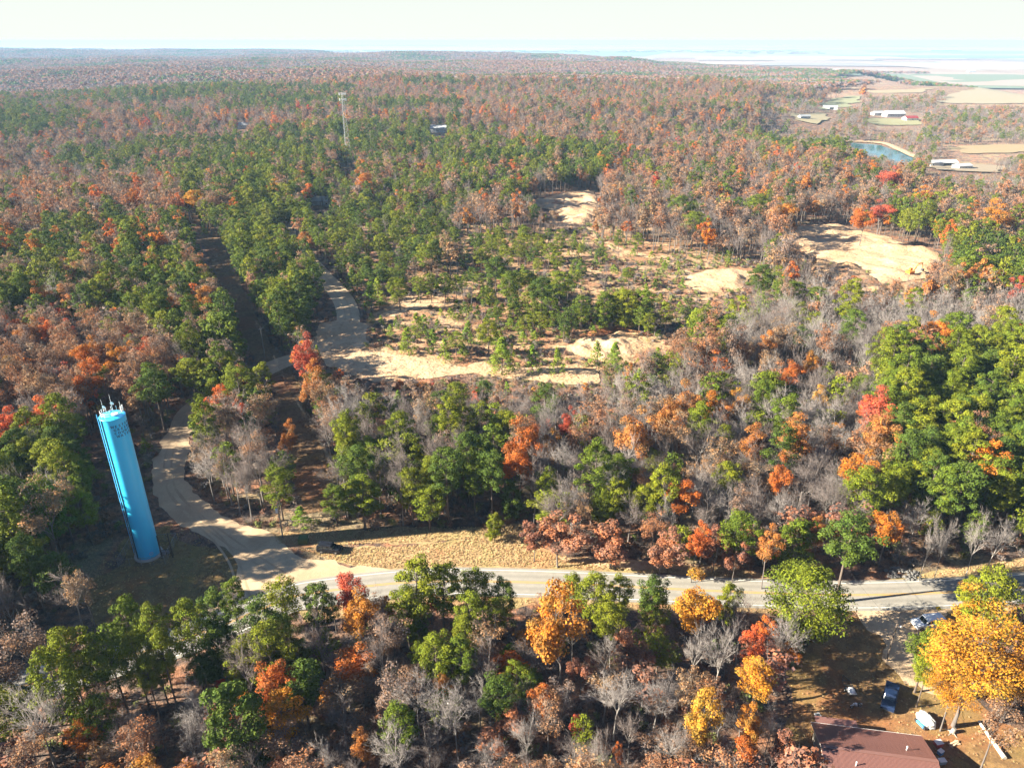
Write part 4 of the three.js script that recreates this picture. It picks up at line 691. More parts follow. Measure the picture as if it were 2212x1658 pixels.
// beyond that the forest is drawn in patches of twenty crowns
{
  const rng = rngOf(777), patches = many(6, (v) => {
    const L = new Leafage(), rr = rngOf(800 + v), pal = v === 0 ? 'PPPPPPRB' : v === 1 ? 'PPPPRRBBBO' : v === 2 ? 'RRRRRBBBOP' : v === 3 ? 'BBBRRRRPO' : v === 4 ? 'RRRROBBRORRP' : 'BRRRPRBPRO';
    for (let k = 0; k < 26; k++) {
      const kd = pal[Math.floor(rr() * pal.length)], base = { P: [0.085, 0.125, 0.018], R: [0.27, 0.14, 0.09], B: [0.2, 0.155, 0.145], O: [0.27, 0.11, 0.035], D: [0.25, 0.075, 0.045] }[kd];
      const one = new Leafage(), r = lerp(3.6, 5.4, rr()), y = lerp(9, 13.5, rr()); puff(one, rr, V(0, 0, 0), r, 0.95, 48, 1.9, 0.2, 0.75, 0.85);
      L.add(one, new THREE.Matrix4().makeTranslation((rr() - 0.5) * 44, y, (rr() - 0.5) * 44), base);
    }
    return L.build();
  });
  const spots = many(6, () => []);
  let z = FAR_EDGE - 10;
  while (z < 11500) {
    const cell = z < 3000 ? 27 : z < 6000 ? 36 : 52;
    for (let x = -0.82 * z - 80; x < 0.86 * z + 80; x += cell) {
      const X = x + (rng() - 0.5) * cell, Z = -(z + (rng() - 0.5) * cell), R = Math.hypot(X, Z), rim = rimOf(X, Z);
      const r1 = rng(), r2 = rng(), r3 = rng();
      const valley = sstep(0.28, 0.45, X / -Z) * sstep(FAR_EDGE - 800, FAR_EDGE, -Z);
      if (R > rim + 500 + (r1 - 0.5) * 700) { if (R > rim + 700) { const hedge = Math.abs(((Z / 900 + 0.12 * Math.sin(X / 700)) % 1) + 0.0) < 0.03 && fbm(X / 1500, Z / 1500, 300, 2) > 0.55; if (!hedge) continue; } else continue; }
      if (valley > 0.3 && fbm(X / 330, Z / 260, 310, 3) > 0.6 - 0.1 * valley) continue;
      if (FIELD_POLYS.some((P) => polyDist(P, X, Z) > -22)) continue;
      const p = fbm(X / 190, Z / 150, 210, 3) + 0.35 * (fbm(X / 700, Z / 500, 220, 2) - 0.5), b = fbm(X / 300, Z / 220, 230, 3);
      const v = p > 0.58 ? (r2 < 0.55 ? 0 : 1) : b > 0.55 ? (r2 < 0.7 ? 3 : 5) : r2 < 0.5 ? 2 : r2 < 0.75 ? 4 : 5;
      spots[v].push([X, Z, (cell / 27) * (0.9 + 0.3 * r3), r1 * 6.283]);
    }
    z += cell;
  }
  const root = new THREE.Group(); root.name = 'far_forest'; scene.add(root); tag(root, 'hazy blue-brown forest rolling away to the horizon', 'forest', null, 'stuff');
  const m4 = new THREE.Matrix4(), q = new THREE.Quaternion(), mFar = new THREE.MeshStandardMaterial({ color: 0xffffff, roughness: 1, vertexColors: true, side: THREE.DoubleSide });
  patches.forEach((g, v) => { const im = new THREE.InstancedMesh(g, mFar, spots[v].length); im.name = 'crowns'; im.userData.kind = 'stuff'; spots[v].forEach(([x, z2, s, a], i) => im.setMatrixAt(i, m4.compose(V(x, H(x, z2) - 0.5, z2), q.setFromAxisAngle(V(0, 1, 0), a), V(s, lerp(1, s, 0.15), s)))); im.castShadow = im.receiveShadow = true; root.add(im); });
  console.log('far patches', spots.map((s) => s.length).join(' '));
}

console.log('trees', TREES.length, 'individual', individuals.length, JSON.stringify(used));
// ------------------------------------------------------------------ brush and grass
{
  const rng = rngOf(55), twigs = many(4, (i) => { const L = new Leafage(), r = rngOf(900 + i); for (let k = 0; k < 46; k++) { const a = r() * 6.28, o = V(Math.cos(a) * r() * 0.5, 0, Math.sin(a) * r() * 0.5), d = V(Math.cos(a) * (0.2 + 0.7 * r()), 1, Math.sin(a) * (0.2 + 0.7 * r())).normalize(), e = o.clone().addScaledVector(d, 0.7 + 1.3 * r()); L.spike(o, e, 0.022, [1, 1, 1]); } if (i > 1) for (let k = 0; k < 5; k++) puff(L, r, V((r() - 0.5) * 1.2, 0.5 + r() * 0.8, (r() - 0.5) * 1.2), 0.5, 0.8, 14, 0.3, 0.3, 0.5, 0.8); return L.build(); });
  const spots = many(4, () => []);
  for (let k = 0; k < 26000; k++) {
    const z = 42 + 300 * Math.pow(rng(), 0.75), x = (rng() * 2 - 1) * (z * 0.82 + 30), r1 = rng(), r2 = rng();
    if (isOpen(x, -z, 0.4)) continue;
    const pit = polyDist(SOIL, x, -z) > 0; if (pit && r1 < 0.55) continue;
    spots[Math.floor(r2 * 4)].push([x, -z, 0.45 + 0.9 * r1, rng()]);
  }
  { const X = SOIL.map((p) => p[0]), Z = SOIL.map((p) => p[1]), a = Math.min(...X), b = Math.max(...X), c = Math.min(...Z), d = Math.max(...Z); for (let k = 0; k < 5200; k++) { const x = lerp(a, b, rng()), z = lerp(c, d, rng()), s = rng(), t = rng(); if (polyDist(SOIL, x, z) < 0 || fbm(x / 22, z / 22, 500, 3) < 0.5 || SAND_POLYS.some((P) => polyDist(P, x, z) > (s < 0.06 ? 99 : -0.5))) continue; spots[2 + Math.floor(t * 2)].push([x, z, 0.5 + 0.9 * s, t < 0.6 ? 0.5 + t * 0.27 : rng()]); } }
  const root = new THREE.Group(); root.name = 'undergrowth'; scene.add(root); tag(root, 'low tangled brush covering the forest floor', 'undergrowth', null, 'stuff');
  const m4 = new THREE.Matrix4(), q = new THREE.Quaternion(), col = new THREE.Color(), pal = [[0.12, 0.095, 0.085], [0.16, 0.13, 0.11], [0.2, 0.1, 0.055], [0.12, 0.13, 0.03], [0.22, 0.11, 0.07], [0.1, 0.08, 0.07]];
  twigs.forEach((g, v) => { const im = new THREE.InstancedMesh(g, mAnyTwig, spots[v].length); im.name = 'brush'; im.userData.kind = 'stuff'; spots[v].forEach(([x, z, s, a], i) => { im.setMatrixAt(i, m4.compose(V(x, H(x, z) - 0.05, z), q.setFromAxisAngle(V(0, 1, 0), a * 6.28), V(s, s, s))); im.setColorAt(i, col.setRGB(...pal[Math.floor(a * 6)])); }); im.castShadow = im.receiveShadow = true; root.add(im); });
  const tuft = (() => { const L = new Leafage(), r = rngOf(33); for (let k = 0; k < 14; k++) { const a = r() * 6.28, o = V(Math.cos(a) * r() * 0.25, 0, Math.sin(a) * r() * 0.25); L.spike(o, o.clone().add(V(Math.cos(a) * 0.2 * r(), 0.2 + 0.25 * r(), Math.sin(a) * 0.2 * r())), 0.03, many(3, () => 0.8 + 0.4 * r())); } return L.build(); })();
  const gs = [];
  for (const [P, n] of [[VERGE, 4200], [BANK, 1800], [VERGE_E, 1100], [VERGE_S, 900], [SITE, 900], [YARD, 900]]) { const X = P.map((p) => p[0]), Z = P.map((p) => p[1]), a = Math.min(...X), b = Math.max(...X), c = Math.min(...Z), d = Math.max(...Z); for (let k = 0, got = 0; k < n * 4 && got < n; k++) { const x = lerp(a, b, rng()), z = lerp(c, d, rng()); if (polyDist(P, x, z) > 0.2 && lineDist(HWY, x, z) > 4.7 && polyDist(APRON, x, z) < 0 && polyDist(DRIVE, x, z) < 0.3) { got++; gs.push([x, z, 0.35 + 0.45 * rng(), rng()]); } } }
  const im = new THREE.InstancedMesh(tuft, mAnyTwig, gs.length); im.name = 'dry_grass'; tag(im, 'dry tan grass on the verges and the lawn', 'grass', null, 'stuff');
  gs.forEach(([x, z, s, a], i) => { im.setMatrixAt(i, m4.compose(V(x, H(x, z) + 0.03, z), q.setFromAxisAngle(V(0, 1, 0), a * 6.28), V(s, s, s))); im.setColorAt(i, col.setRGB(...[[0.5, 0.37, 0.19], [0.42, 0.28, 0.13], [0.36, 0.2, 0.1], [0.45, 0.36, 0.16]][Math.floor(a * 4)])); });
  im.castShadow = im.receiveShadow = true; scene.add(im);
}
// ------------------------------------------------------------------ the water tower
const font = await new FontLoader().loadAsync('fonts/droid/droid_sans_bold.typeface.json');
{
  const base = ground(321, 1197), RAD = 2.2, TOP = 32;
  const g = thing('water_tower', 'tall bright blue cylindrical water standpipe beside the gravel road', 'water tower', base);
  const weather = surface(512, 1, (u, v) => { const a = pfbm(u, v, 8, 71, 5), b = pn(u, v, 64, 72) * pn(u, v, 5, 73), k = 0.92 + 0.12 * a; return [k - 0.1 * sstep(0.35, 0.6, b), k - 0.03 * sstep(0.35, 0.6, b), k]; }); weather.repeat.set(3, 7);
  const blue = new THREE.MeshPhysicalMaterial({ color: rgb(0.045, 0.6, 0.98), map: weather, roughness: 0.36, clearcoat: 0.5, clearcoatRoughness: 0.3, side: THREE.DoubleSide });
  const blueTrim = M(rgb(0.12, 0.48, 0.8), 0.4), steel = M(rgb(0.62, 0.66, 0.66), 0.45, { metalness: 0.4 }), white = M(rgb(0.78, 0.8, 0.78), 0.5), letters = M(rgb(0.012, 0.06, 0.19), 0.5), concrete = M(rgb(0.42, 0.4, 0.36), 0.9);
  part(g, 'foundation', cyl(2.75, 2.65, 0.4, 0, 0.2, 0, 48), concrete);
  const shell = part(g, 'shell', new THREE.LatheGeometry([[0.02, 0.4], [RAD + 0.05, 0.4], [RAD, 0.55], [RAD, TOP - 0.12], [RAD + 0.06, TOP - 0.1], [RAD + 0.06, TOP], [RAD - 0.1, TOP + 0.06], [1.1, TOP + 0.36], [0.02, TOP + 0.46]].map(([x, y]) => new THREE.Vector2(x, y)), 72), blue);
  for (let k = 1; k < 14; k++) { const t = new THREE.TorusGeometry(RAD + 0.002, 0.012, 5, 64); t.rotateX(Math.PI / 2); t.translate(0, 0.4 + k * 2.27, 0); part(shell, 'weld_seam', t, blueTrim); }
  // lettering bent round the shell, facing the drone and running to the right
  const face = Math.atan2(-base.x, -base.z); // angle whose outward direction meets the viewer
  const size = 0.5;
  ['WESTERN', 'GREENE', 'COUNTY', 'WATER'].forEach((word, row) => {
    const y = TOP - 1.62 - row * 0.68; let w = 0; const adv = [...word].map(() => 0.62); w = adv.length * 0.62;
    let s = -w / 2;
    [...word].forEach((ch, i) => {
      const t = new TextGeometry(ch, { font, size, depth: 0.02, curveSegments: 4, bevelEnabled: false }); t.computeBoundingBox(); const cw = t.boundingBox.max.x + t.boundingBox.min.x;
      const p = t.attributes.position, n = t.attributes.normal, a0 = face + 0.62;
      for (let k = 0; k < p.count; k++) { const a = a0 + (s + 0.31 + p.getX(k) - cw / 2) / RAD, r = RAD + 0.006 + p.getZ(k), yy = y + p.getY(k); p.setXYZ(k, Math.sin(a) * r, yy, Math.cos(a) * r); }
      t.computeVertexNormals(); s += adv[i]; part(shell, 'letter', t, letters);
    });
  });
  // ladder with its cage rail and cable runs on the sunny side
  const side = face - 1.5, at2 = (a, r, y) => V(Math.sin(a) * r, y, Math.cos(a) * r);
  const ladder = part(g, 'ladder', [rod(at2(side, RAD + 0.28, 1.5), at2(side, RAD + 0.28, TOP + 1), 0.035), rod(at2(side + 0.17, RAD + 0.28, 1.5), at2(side + 0.17, RAD + 0.28, TOP + 1), 0.035), ...many(16, (k) => rod(at2(side, RAD, 2 + k * 2), at2(side, RAD + 0.28, 2 + k * 2), 0.025))], blueTrim);
  for (let k = 0; k < 62; k++) part(ladder, 'rung', rod(at2(side, RAD + 0.28, 1.8 + k * 0.5), at2(side + 0.17, RAD + 0.28, 1.8 + k * 0.5), 0.02, 0.02, 5), blueTrim);
  part(g, 'cable_run', [rod(at2(side + 0.4, RAD + 0.1, 0.5), at2(side + 0.4, RAD + 0.1, TOP), 0.06), rod(at2(side + 0.46, RAD + 0.1, 0.5), at2(side + 0.46, RAD + 0.1, TOP), 0.05)], M(rgb(0.03, 0.06, 0.09), 0.6));
  part(g, 'overflow_pipe', [rod(at2(side - 0.5, RAD + 0.14, 0.6), at2(side - 0.5, RAD + 0.14, TOP - 0.4), 0.1, 0.1, 10), ...many(7, (k) => rod(at2(side - 0.5, RAD, 3 + k * 4.4), at2(side - 0.5, RAD + 0.14, 3 + k * 4.4), 0.03))], blueTrim);
  // roof fittings
  const hatch = part(g, 'hatch', [cyl(0.5, 0.5, 0.35, 0.8, TOP + 0.45, 0.5, 20)], blueTrim); part(hatch, 'hatch_lid', cyl(0.56, 0.56, 0.07, 0.8, TOP + 0.66, 0.5, 20), white);
  part(g, 'vent', [cyl(0.14, 0.14, 0.5, -0.1, TOP + 0.7, 0.05, 12), cyl(0.3, 0.06, 0.2, -0.1, TOP + 1.02, 0.05, 14)], blueTrim);
  const ring = (y) => { const t = new THREE.TorusGeometry(1.85, 0.035, 6, 40, Math.PI * 1.25); t.rotateX(Math.PI / 2); t.rotateY(0.6); t.translate(0, y, 0); return t; };
  const rail = part(g, 'guard_rail', [ring(TOP + 1.15), ring(TOP + 0.7)], white);
  for (let k = 0; k < 9; k++) { const a = -0.6 - (k / 8) * Math.PI * 1.25, x = Math.cos(a) * 1.85, z = Math.sin(a) * 1.85; part(rail, 'rail_post', rod(V(x, TOP + 0.1, z), V(x, TOP + 1.15, z), 0.03), white); }
  for (const [x, z, h, r] of [[-1.75, -0.6, 3.0, 0.04], [-0.7, -1.75, 3.5, 0.04], [1.0, -1.55, 2.2, 0.035]]) { const mast = part(g, 'antenna', rod(V(x, TOP + 0.2, z), V(x, TOP + h, z), r, r * 0.6, 8), white); part(mast, 'bracket', rod(V(x, TOP + 0.9, z), V(x * 0.85, TOP + 0.9, z * 0.85), 0.03), steel); }
  for (const [x, z, y, r] of [[-1.6, -0.7, 1.35, 0.36], [-0.55, -1.7, 1.6, 0.4]]) { const d = new THREE.SphereGeometry(r, 20, 8, 0, 6.2832, 0, 1.05); d.rotateX(-1.35); d.translate(x, TOP + y, z + 0.2); const dish = part(g, 'dish', d, white); part(dish, 'feed', rod(V(x, TOP + y, z + 0.1), V(x, TOP + y + 0.05, z + 0.62), 0.02), steel); }
  for (const [x, z, a] of [[1.75, -0.8, 0.4], [1.55, -1.2, 0.2], [1.85, -0.3, 0.9]]) { const b = box(0.22, 0.95, 0.14, 0, 0, 0, 0.03); b.rotateY(a); b.translate(x, TOP + 1.15, z); part(g, 'panel_antenna', b, white); }
  const door = part(g, 'manway', [cyl(0.42, 0.42, 0.2, 0, 0, 0, 20).rotateX(Math.PI / 2).rotateY(face + 0.2).translate(Math.sin(face + 0.2) * RAD, 1.5, Math.cos(face + 0.2) * RAD)], blueTrim); part(door, 'manway_bolt', new THREE.TorusGeometry(0.34, 0.025, 5, 20).rotateY(face + 0.2).translate(Math.sin(face + 0.2) * (RAD + 0.11), 1.5, Math.cos(face + 0.2) * (RAD + 0.11)), steel);

  // chain-link fence round the foot
  const fence = thing('chain_link_fence', 'low grey chain-link fence round the foot of the blue tower', 'fence', V(base.x, 0.03, base.z), 0.1);
  const zinc = M(rgb(0.3, 0.31, 0.31), 0.5, { metalness: 0.5 }), C = [[-4.6, -4], [4.4, -4], [4.4, 3.6], [-4.6, 3.6]];
  for (let k = 0; k < 4; k++) {
    const [ax, az] = C[k], [bx, bz] = C[(k + 1) % 4];
    for (let i = 0; i < 4; i++) { const x = lerp(ax, bx, i / 4), z = lerp(az, bz, i / 4); const p = part(fence, 'post', rod(V(x, 0, z), V(x, 1.95, z), 0.04, 0.04, 8), zinc); part(p, 'cap', new THREE.SphereGeometry(0.055, 8, 6).translate(x, 1.97, z), zinc); }
    part(fence, 'rail', rod(V(ax, 1.9, az), V(bx, 1.9, bz), 0.03), zinc);
    const wires = []; const n = 26, L = Math.hypot(bx - ax, bz - az);
    for (let i = -4; i < n; i++) for (const d of [1, -1]) { const s0 = i / n, s1 = (i + 1.85 * n / L) / n; const t0 = clamp(s0, 0, 1), t1 = clamp(s1, 0, 1); if (t1 <= t0) continue; const y0 = lerp(0.05, 1.88, (t0 - s0) / (s1 - s0)), y1 = lerp(0.05, 1.88, (t1 - s0) / (s1 - s0)); wires.push(rod(V(lerp(ax, bx, t0), d > 0 ? y0 : 1.93 - y0, lerp(az, bz, t0)), V(lerp(ax, bx, t1), d > 0 ? y1 : 1.93 - y1, lerp(az, bz, t1)), 0.006, 0.006, 3)); }
    part(fence, 'mesh_wire', wires, zinc);
  }
  // timber frame with meter cabinets
  const fp = ground(363, 1204), fr = thing('meter_cabinet_rack', 'dark wooden pole frame with electric cabinets right of the tower', 'equipment frame', fp, 0.2), wood = M(rgb(0.07, 0.055, 0.045), 0.9), grey = M(rgb(0.2, 0.21, 0.22), 0.5);
  for (const [x, h] of [[-1.1, 5.6], [0.9, 5.9]]) part(fr, 'pole', rod(V(x, -0.1, 0), V(x * 1.02, h, 0), 0.17, 0.12, 10), wood);
  for (const y of [1.2, 2.1]) part(fr, 'crossbar', box(2.5, 0.12, 0.12, -0.1, y, 0.18), wood);
  for (const [x, y, w, h] of [[-0.45, 1.6, 0.6, 0.95], [0.35, 1.65, 0.45, 0.7]]) { const c = part(fr, 'cabinet', box(w, h, 0.28, x, y, 0.38), grey); part(c, 'cabinet_door', box(w * 0.86, h * 0.88, 0.03, x, y, 0.53), grey); }
  part(fr, 'brace', rod(V(-0.8, 4.4, 0.05), V(0.7, 4.0, 0.05), 0.05), wood);
}
// ------------------------------------------------------------------ vehicles
function extrude(pts, width, bevel = 0.06) {
  const s = new THREE.Shape(pts.map(([x, y]) => new THREE.Vector2(x, y)));
  const g = new THREE.ExtrudeGeometry(s, { depth: width - 2 * bevel, bevelEnabled: true, bevelSize: bevel, bevelThickness: bevel, bevelSegments: 2, curveSegments: 4 }); g.translate(0, 0, -width / 2 + bevel); return g;
}
const mTyre = M(rgb(0.018, 0.018, 0.019), 0.85), mRim = M(rgb(0.45, 0.45, 0.46), 0.3, { metalness: 0.8 }), mGlass = new THREE.MeshPhysicalMaterial({ color: rgb(0.015, 0.02, 0.024), roughness: 0.06, clearcoat: 1, clearcoatRoughness: 0.03 }), mLamp = M(rgb(0.75, 0.76, 0.74), 0.15), mTail = M(rgb(0.35, 0.015, 0.012), 0.25), mChrome = M(rgb(0.7, 0.7, 0.7), 0.15, { metalness: 0.9 }), mBlack = M(rgb(0.02, 0.02, 0.021), 0.6);
const paint = (r, g, b) => new THREE.MeshPhysicalMaterial({ color: rgb(r, g, b), roughness: 0.45, specularIntensity: 0.5, clearcoat: 0.2, clearcoatRoughness: 0.1 });
function wheel(parent, x, y, z, r = 0.39, w = 0.26, name = 'wheel') {
  const a = z > 0 ? 1 : -1, t = new THREE.LatheGeometry([[r * 0.58, -w / 2], [r * 0.93, -w / 2], [r, -w * 0.36], [r, w * 0.36], [r * 0.93, w / 2], [r * 0.58, w / 2]].map(([p, q]) => new THREE.Vector2(p, q)), 24); t.rotateX(Math.PI / 2); t.translate(x, y, z);
  const tyre = part(parent, name, t, mTyre);
  const rim = [cyl(r * 0.58, r * 0.58, w * 0.7, 0, 0, 0, 20).rotateX(Math.PI / 2).translate(x, y, z)]; for (let k = 0; k < 5; k++) rim.push(box(r * 0.5, 0.08, 0.05, r * 0.28, 0, 0, 0.015).rotateZ((k * 2 * Math.PI) / 5).translate(x, y, z + a * w * 0.4));
  part(tyre, 'rim', rim, mRim);
}
function car(name, label, cat, pos, turn, { L = 4.9, W = 1.9, body, cabin, roof, belt = 1.02, top = 1.8, hood = 1.02, pickup = false, coat, spare = false, rails = false, bumper = mBlack }) {
  const g = thing(name, label, cat, pos, turn), h = L / 2, r = 0.39, fx = h - 0.92, rx = -h + 0.98;
  const arch = (cx) => { const o = []; for (let k = 0; k <= 8; k++) { const a = Math.PI * (k / 8); o.push([cx - Math.cos(a) * 0.47, 0.42 + Math.sin(a) * 0.46]); } return o; };
  const bedTop = pickup ? belt : belt;
  part(g, 'body', extrude([[-h + 0.06, 0.45], ...arch(rx), ...arch(fx), [h - 0.08, 0.42], [h, 0.6], [h - 0.03, hood - 0.16], [h - 0.25, hood - 0.02], [cabin[3] - 0.02, hood + 0.05], [cabin[3] - 0.1, belt], [-h + 0.05, bedTop], [-h, 0.7]], W, 0.09), coat);
  const cw = W - 0.26, cab = part(g, 'cabin', extrude([[cabin[0], belt - 0.03], [cabin[1], top - 0.05], [cabin[1] + 0.12, top], [cabin[2] - 0.1, top], [cabin[2], top - 0.06], [cabin[3], belt - 0.03]], cw, 0.12), coat);
  const quad = (pts) => { const q = new THREE.BufferGeometry(); q.setAttribute('position', new THREE.Float32BufferAttribute(pts.flat(), 3)); q.setIndex([0, 1, 2, 0, 2, 3]); q.computeVertexNormals(); return q; };
  const sl = (x0, x1, t) => lerp(x0, x1, t), yb = belt + 0.06, yt = top - 0.16, z = cw / 2 + 0.004;
  for (const s of [1, -1]) {
    const span = [[0.05, 0.32], [0.36, 0.64], [0.68, 0.95]].slice(pickup ? 1 : 0);
    for (const [a, b] of span) { const x = (t, u) => lerp(sl(cabin[0], cabin[3], t), sl(cabin[1], cabin[2], t), u); part(cab, 'side_window', quad([[x(a, 0.12), yb, s * z], [x(b, 0.12), yb, s * z], [x(b, 0.86), yt, s * z], [x(a, 0.86), yt, s * z]]), mGlass); }
    part(g, 'mirror', box(0.14, 0.16, 0.2, cabin[3] - 0.25, belt + 0.14, s * (W / 2 + 0.08), 0.04), coat);
    part(g, 'headlight', box(0.14, 0.18, 0.36, h - 0.1, hood - 0.27, s * (W / 2 - 0.32), 0.04), mLamp);
    part(g, 'tail_light', box(0.08, 0.36, 0.16, -h + 0.02, belt - 0.22, s * (W / 2 - 0.14), 0.03), mTail);
    part(g, 'door_handle', box(0.2, 0.04, 0.03, 0.1, belt - 0.12, s * (W / 2 + 0.005), 0.01), mBlack);
    wheel(g, fx, r, s * (W / 2 - 0.14)); wheel(g, rx, r, s * (W / 2 - 0.14));
    if (rails) part(g, 'roof_rail', rod(V(cabin[1] + 0.25, top + 0.07, s * (cw / 2 - 0.16)), V(cabin[2] - 0.3, top + 0.07, s * (cw / 2 - 0.16)), 0.03), mChrome);
  }
  const wz = cw / 2 - 0.12;
  const slab = (x0, y0, x1, y1, o) => quad([[x0 + o, y0, -wz], [x0 + o, y0, wz], [x1 + o, y1, wz * 0.94], [x1 + o, y1, -wz * 0.94]]);
  const nx = 0.11;
  part(cab, 'windshield', slab(lerp(cabin[3], cabin[2], 0.08) + nx, belt + 0.04, lerp(cabin[3], cabin[2], 0.9) + nx, top - 0.12, 0.02), mGlass); part(cab, 'rear_window', slab(lerp(cabin[0], cabin[1], 0.15) - nx, belt + 0.1, lerp(cabin[0], cabin[1], 0.85) - nx, top - 0.16, -0.02), mGlass);
  part(g, 'bumper', box(0.16, 0.24, W * 0.94, h - 0.02, 0.52, 0, 0.05), bumper); part(g, 'bumper', box(0.16, 0.22, W * 0.92, -h - 0.01, 0.55, 0, 0.05), bumper); part(g, 'grille', box(0.06, 0.24, W * 0.42, h - 0.02, hood - 0.3, 0, 0.02), mBlack);
  if (pickup) { const bl = cabin[0] + h; part(g, 'bed_floor', box(bl - 0.22, 0.03, W - 0.34, -h + bl / 2 - 0.02, belt + 0.02, 0, 0), mBlack); for (const s of [1, -1]) part(g, 'bed_rail', box(bl - 0.06, 0.13, 0.14, -h + bl / 2, belt + 0.06, s * (W / 2 - 0.1), 0.03), coat); part(g, 'tailgate', box(0.12, 0.13, W - 0.12, -h + 0.08, belt + 0.06, 0, 0.03), coat); }
  if (spare) { const t = new THREE.TorusGeometry(0.28, 0.11, 10, 24); t.rotateY(Math.PI / 2); t.translate(-h - 0.16, 0.98, 0.1); const w = part(g, 'spare_wheel', t, mTyre); part(w, 'rim', cyl(0.2, 0.2, 0.12, 0, 0, 0, 16).rotateZ(Math.PI / 2).translate(-h - 0.16, 0.98, 0.1), mRim); }
  return g;
}
const heading = (a, b) => { const p = ground(...a), q = ground(...b); return Math.atan2(-(q.z - p.z), q.x - p.x); };
car('parked_suv', 'black sport utility vehicle parked on the grass verge beside the gravel apron', 'suv', ground(713, 1191).add(V(0, 0.05, 0)), heading([690, 1188], [740, 1192]), { L: 4.9, W: 1.95, top: 1.85, belt: 1.1, hood: 1.1, cabin: [-2.32, -2.1, 0.55, 1.2], coat: paint(0.008, 0.009, 0.013), spare: true, rails: true });
car('white_van', 'white vehicle half hidden by the golden tree beside the highway', 'van', ground(2004, 1352).add(V(0, 0.06, 0)), heading([2030, 1350], [1975, 1356]), { L: 5.6, W: 2.1, top: 2.0, belt: 1.12, hood: 1.14, cabin: [-2.6, -2.42, 0.75, 1.5], coat: paint(0.72, 0.75, 0.78), bumper: mChrome, rails: false });
car('pickup_truck', 'dark navy pickup truck parked in the yard above the red roof', 'pickup truck', ground(1921, 1512).add(V(0, 0.05, 0)), heading([1928, 1480], [1914, 1540]), { L: 5.6, W: 2.0, top: 1.85, belt: 1.12, hood: 1.14, cabin: [-0.75, -0.55, 0.85, 1.45], coat: paint(0.008, 0.018, 0.05), pickup: true, bumper: mChrome });
// ------------------------------------------------------------------ roadside things
{
  const p = ground(656, 1172), g = thing('dumpster', 'dark green metal dumpster behind the parked black vehicle', 'dumpster', p.add(V(0, 0.04, 0)), 0.06), green = M(rgb(0.05, 0.085, 0.02), 0.6);
  part(g, 'bin', extrude([[-0.75, 0.12], [0.75, 0.12], [0.85, 1.15], [0.75, 1.3], [-0.75, 1.42], [-0.85, 1.3]], 1.9, 0.04).rotateY(Math.PI / 2), green);
  for (const s of [-1, 1]) { part(g, 'lid', box(0.9, 0.05, 1.56, s * 0.47, 1.44, 0.02).rotateX(0.0), M(rgb(0.06, 0.1, 0.025), 0.7)); part(g, 'lift_pocket', box(0.1, 0.18, 0.9, s * 1.0, 0.75, 0), green); }
  part(g, 'notice', box(0.02, 0.45, 0.4, 0.99, 1.05, -0.5, 0.005), mWhitePaint);
}
const mPole = M(rgb(0.15, 0.115, 0.09), 0.9), mPoleGrey = M(rgb(0.24, 0.21, 0.18), 0.9), mWire = M(rgb(0.03, 0.03, 0.03), 1), mCan = M(rgb(0.55, 0.57, 0.58), 0.5), mIns = M(rgb(0.35, 0.2, 0.13), 0.3);
function pole(label, basePx, height, { arm = 0, turn = 0, can = false, lamp = false, mat = mPoleGrey, lean = 0, base } = {}) {
  const p = base || ground(...basePx), g = thing('utility_pole', label, 'utility pole', p, turn);
  part(g, 'post', rod(V(0, -0.2, 0), V(lean, height, 0), 0.16, 0.1, 10), mat);
  if (arm) { const a = part(g, 'crossarm', box(arm, 0.11, 0.1, lean, height - 0.7, 0.14, 0.01), mat); for (const x of [-0.46, -0.2, 0.46]) part(a, 'insulator', cyl(0.05, 0.04, 0.18, lean + x * arm, height - 0.55, 0.14, 8), mIns); part(g, 'arm_brace', [rod(V(lean, height - 1.3, 0.1), V(lean - arm * 0.3, height - 0.74, 0.12), 0.02), rod(V(lean, height - 1.3, 0.1), V(lean + arm * 0.3, height - 0.74, 0.12), 0.02)], mCan); }
  if (can) { const c = part(g, 'transformer', [cyl(0.27, 0.27, 0.85, lean - 0.38, height - 2.1, 0.05, 16), cyl(0.27, 0.1, 0.1, lean - 0.38, height - 1.62, 0.05, 16)], mCan); part(c, 'bushing', cyl(0.05, 0.03, 0.25, lean - 0.38, height - 1.45, 0.05, 8), mIns); }
  if (lamp) { const a = part(g, 'lamp_arm', rod(V(lean, height - 0.8, 0), V(lean + 0.55, height - 0.6, 0.1), 0.03), mCan); part(a, 'lamp_head', [new THREE.SphereGeometry(0.2, 14, 8, 0, 6.2832, 0, 1.6).scale(1.3, 0.7, 1).translate(lean + 0.72, height - 0.62, 0.1), cyl(0.13, 0.1, 0.1, lean + 0.72, height - 0.66, 0.1, 12)], mCan); }
  return V(p.x, p.y + height, p.z);
}
function wire(label, a, b, sag, r = 0.016) {
  const pts = []; for (let k = 0; k <= 24; k++) { const t = k / 24, q = a.clone().lerp(b, t); q.y -= sag * 4 * t * (1 - t); pts.push(q); }
  const m = new THREE.Mesh(new THREE.TubeGeometry(new THREE.CatmullRomCurve3(pts), 48, r, 4), mWire); m.name = numbered('overhead_wire'); m.castShadow = true; scene.add(m); tag(m, label, 'wire', 'overhead wires');
}
const tA = pole('grey utility pole with transformer behind the green dumpster', [611, 1162], 9.2, { arm: 1.6, turn: 0.5, can: true });
const tB = pole('utility pole with crossarm among trees above the highway', [1714, 1152], 10.5, { arm: 2.4, turn: 0.3 });
const tB2 = pole('second plain utility pole close beside the crossarm pole', [1700, 1150], 8.2, {});
const tC = pole('brown utility pole with lamp standing in the yard driveway', [1915, 1427], 8.2, { lamp: true, mat: mPole, turn: 0.2 });
const tD = pole('distant utility pole in the cleared strip near the top', [414, 500], 11, { arm: 2.4, turn: 1.1 });
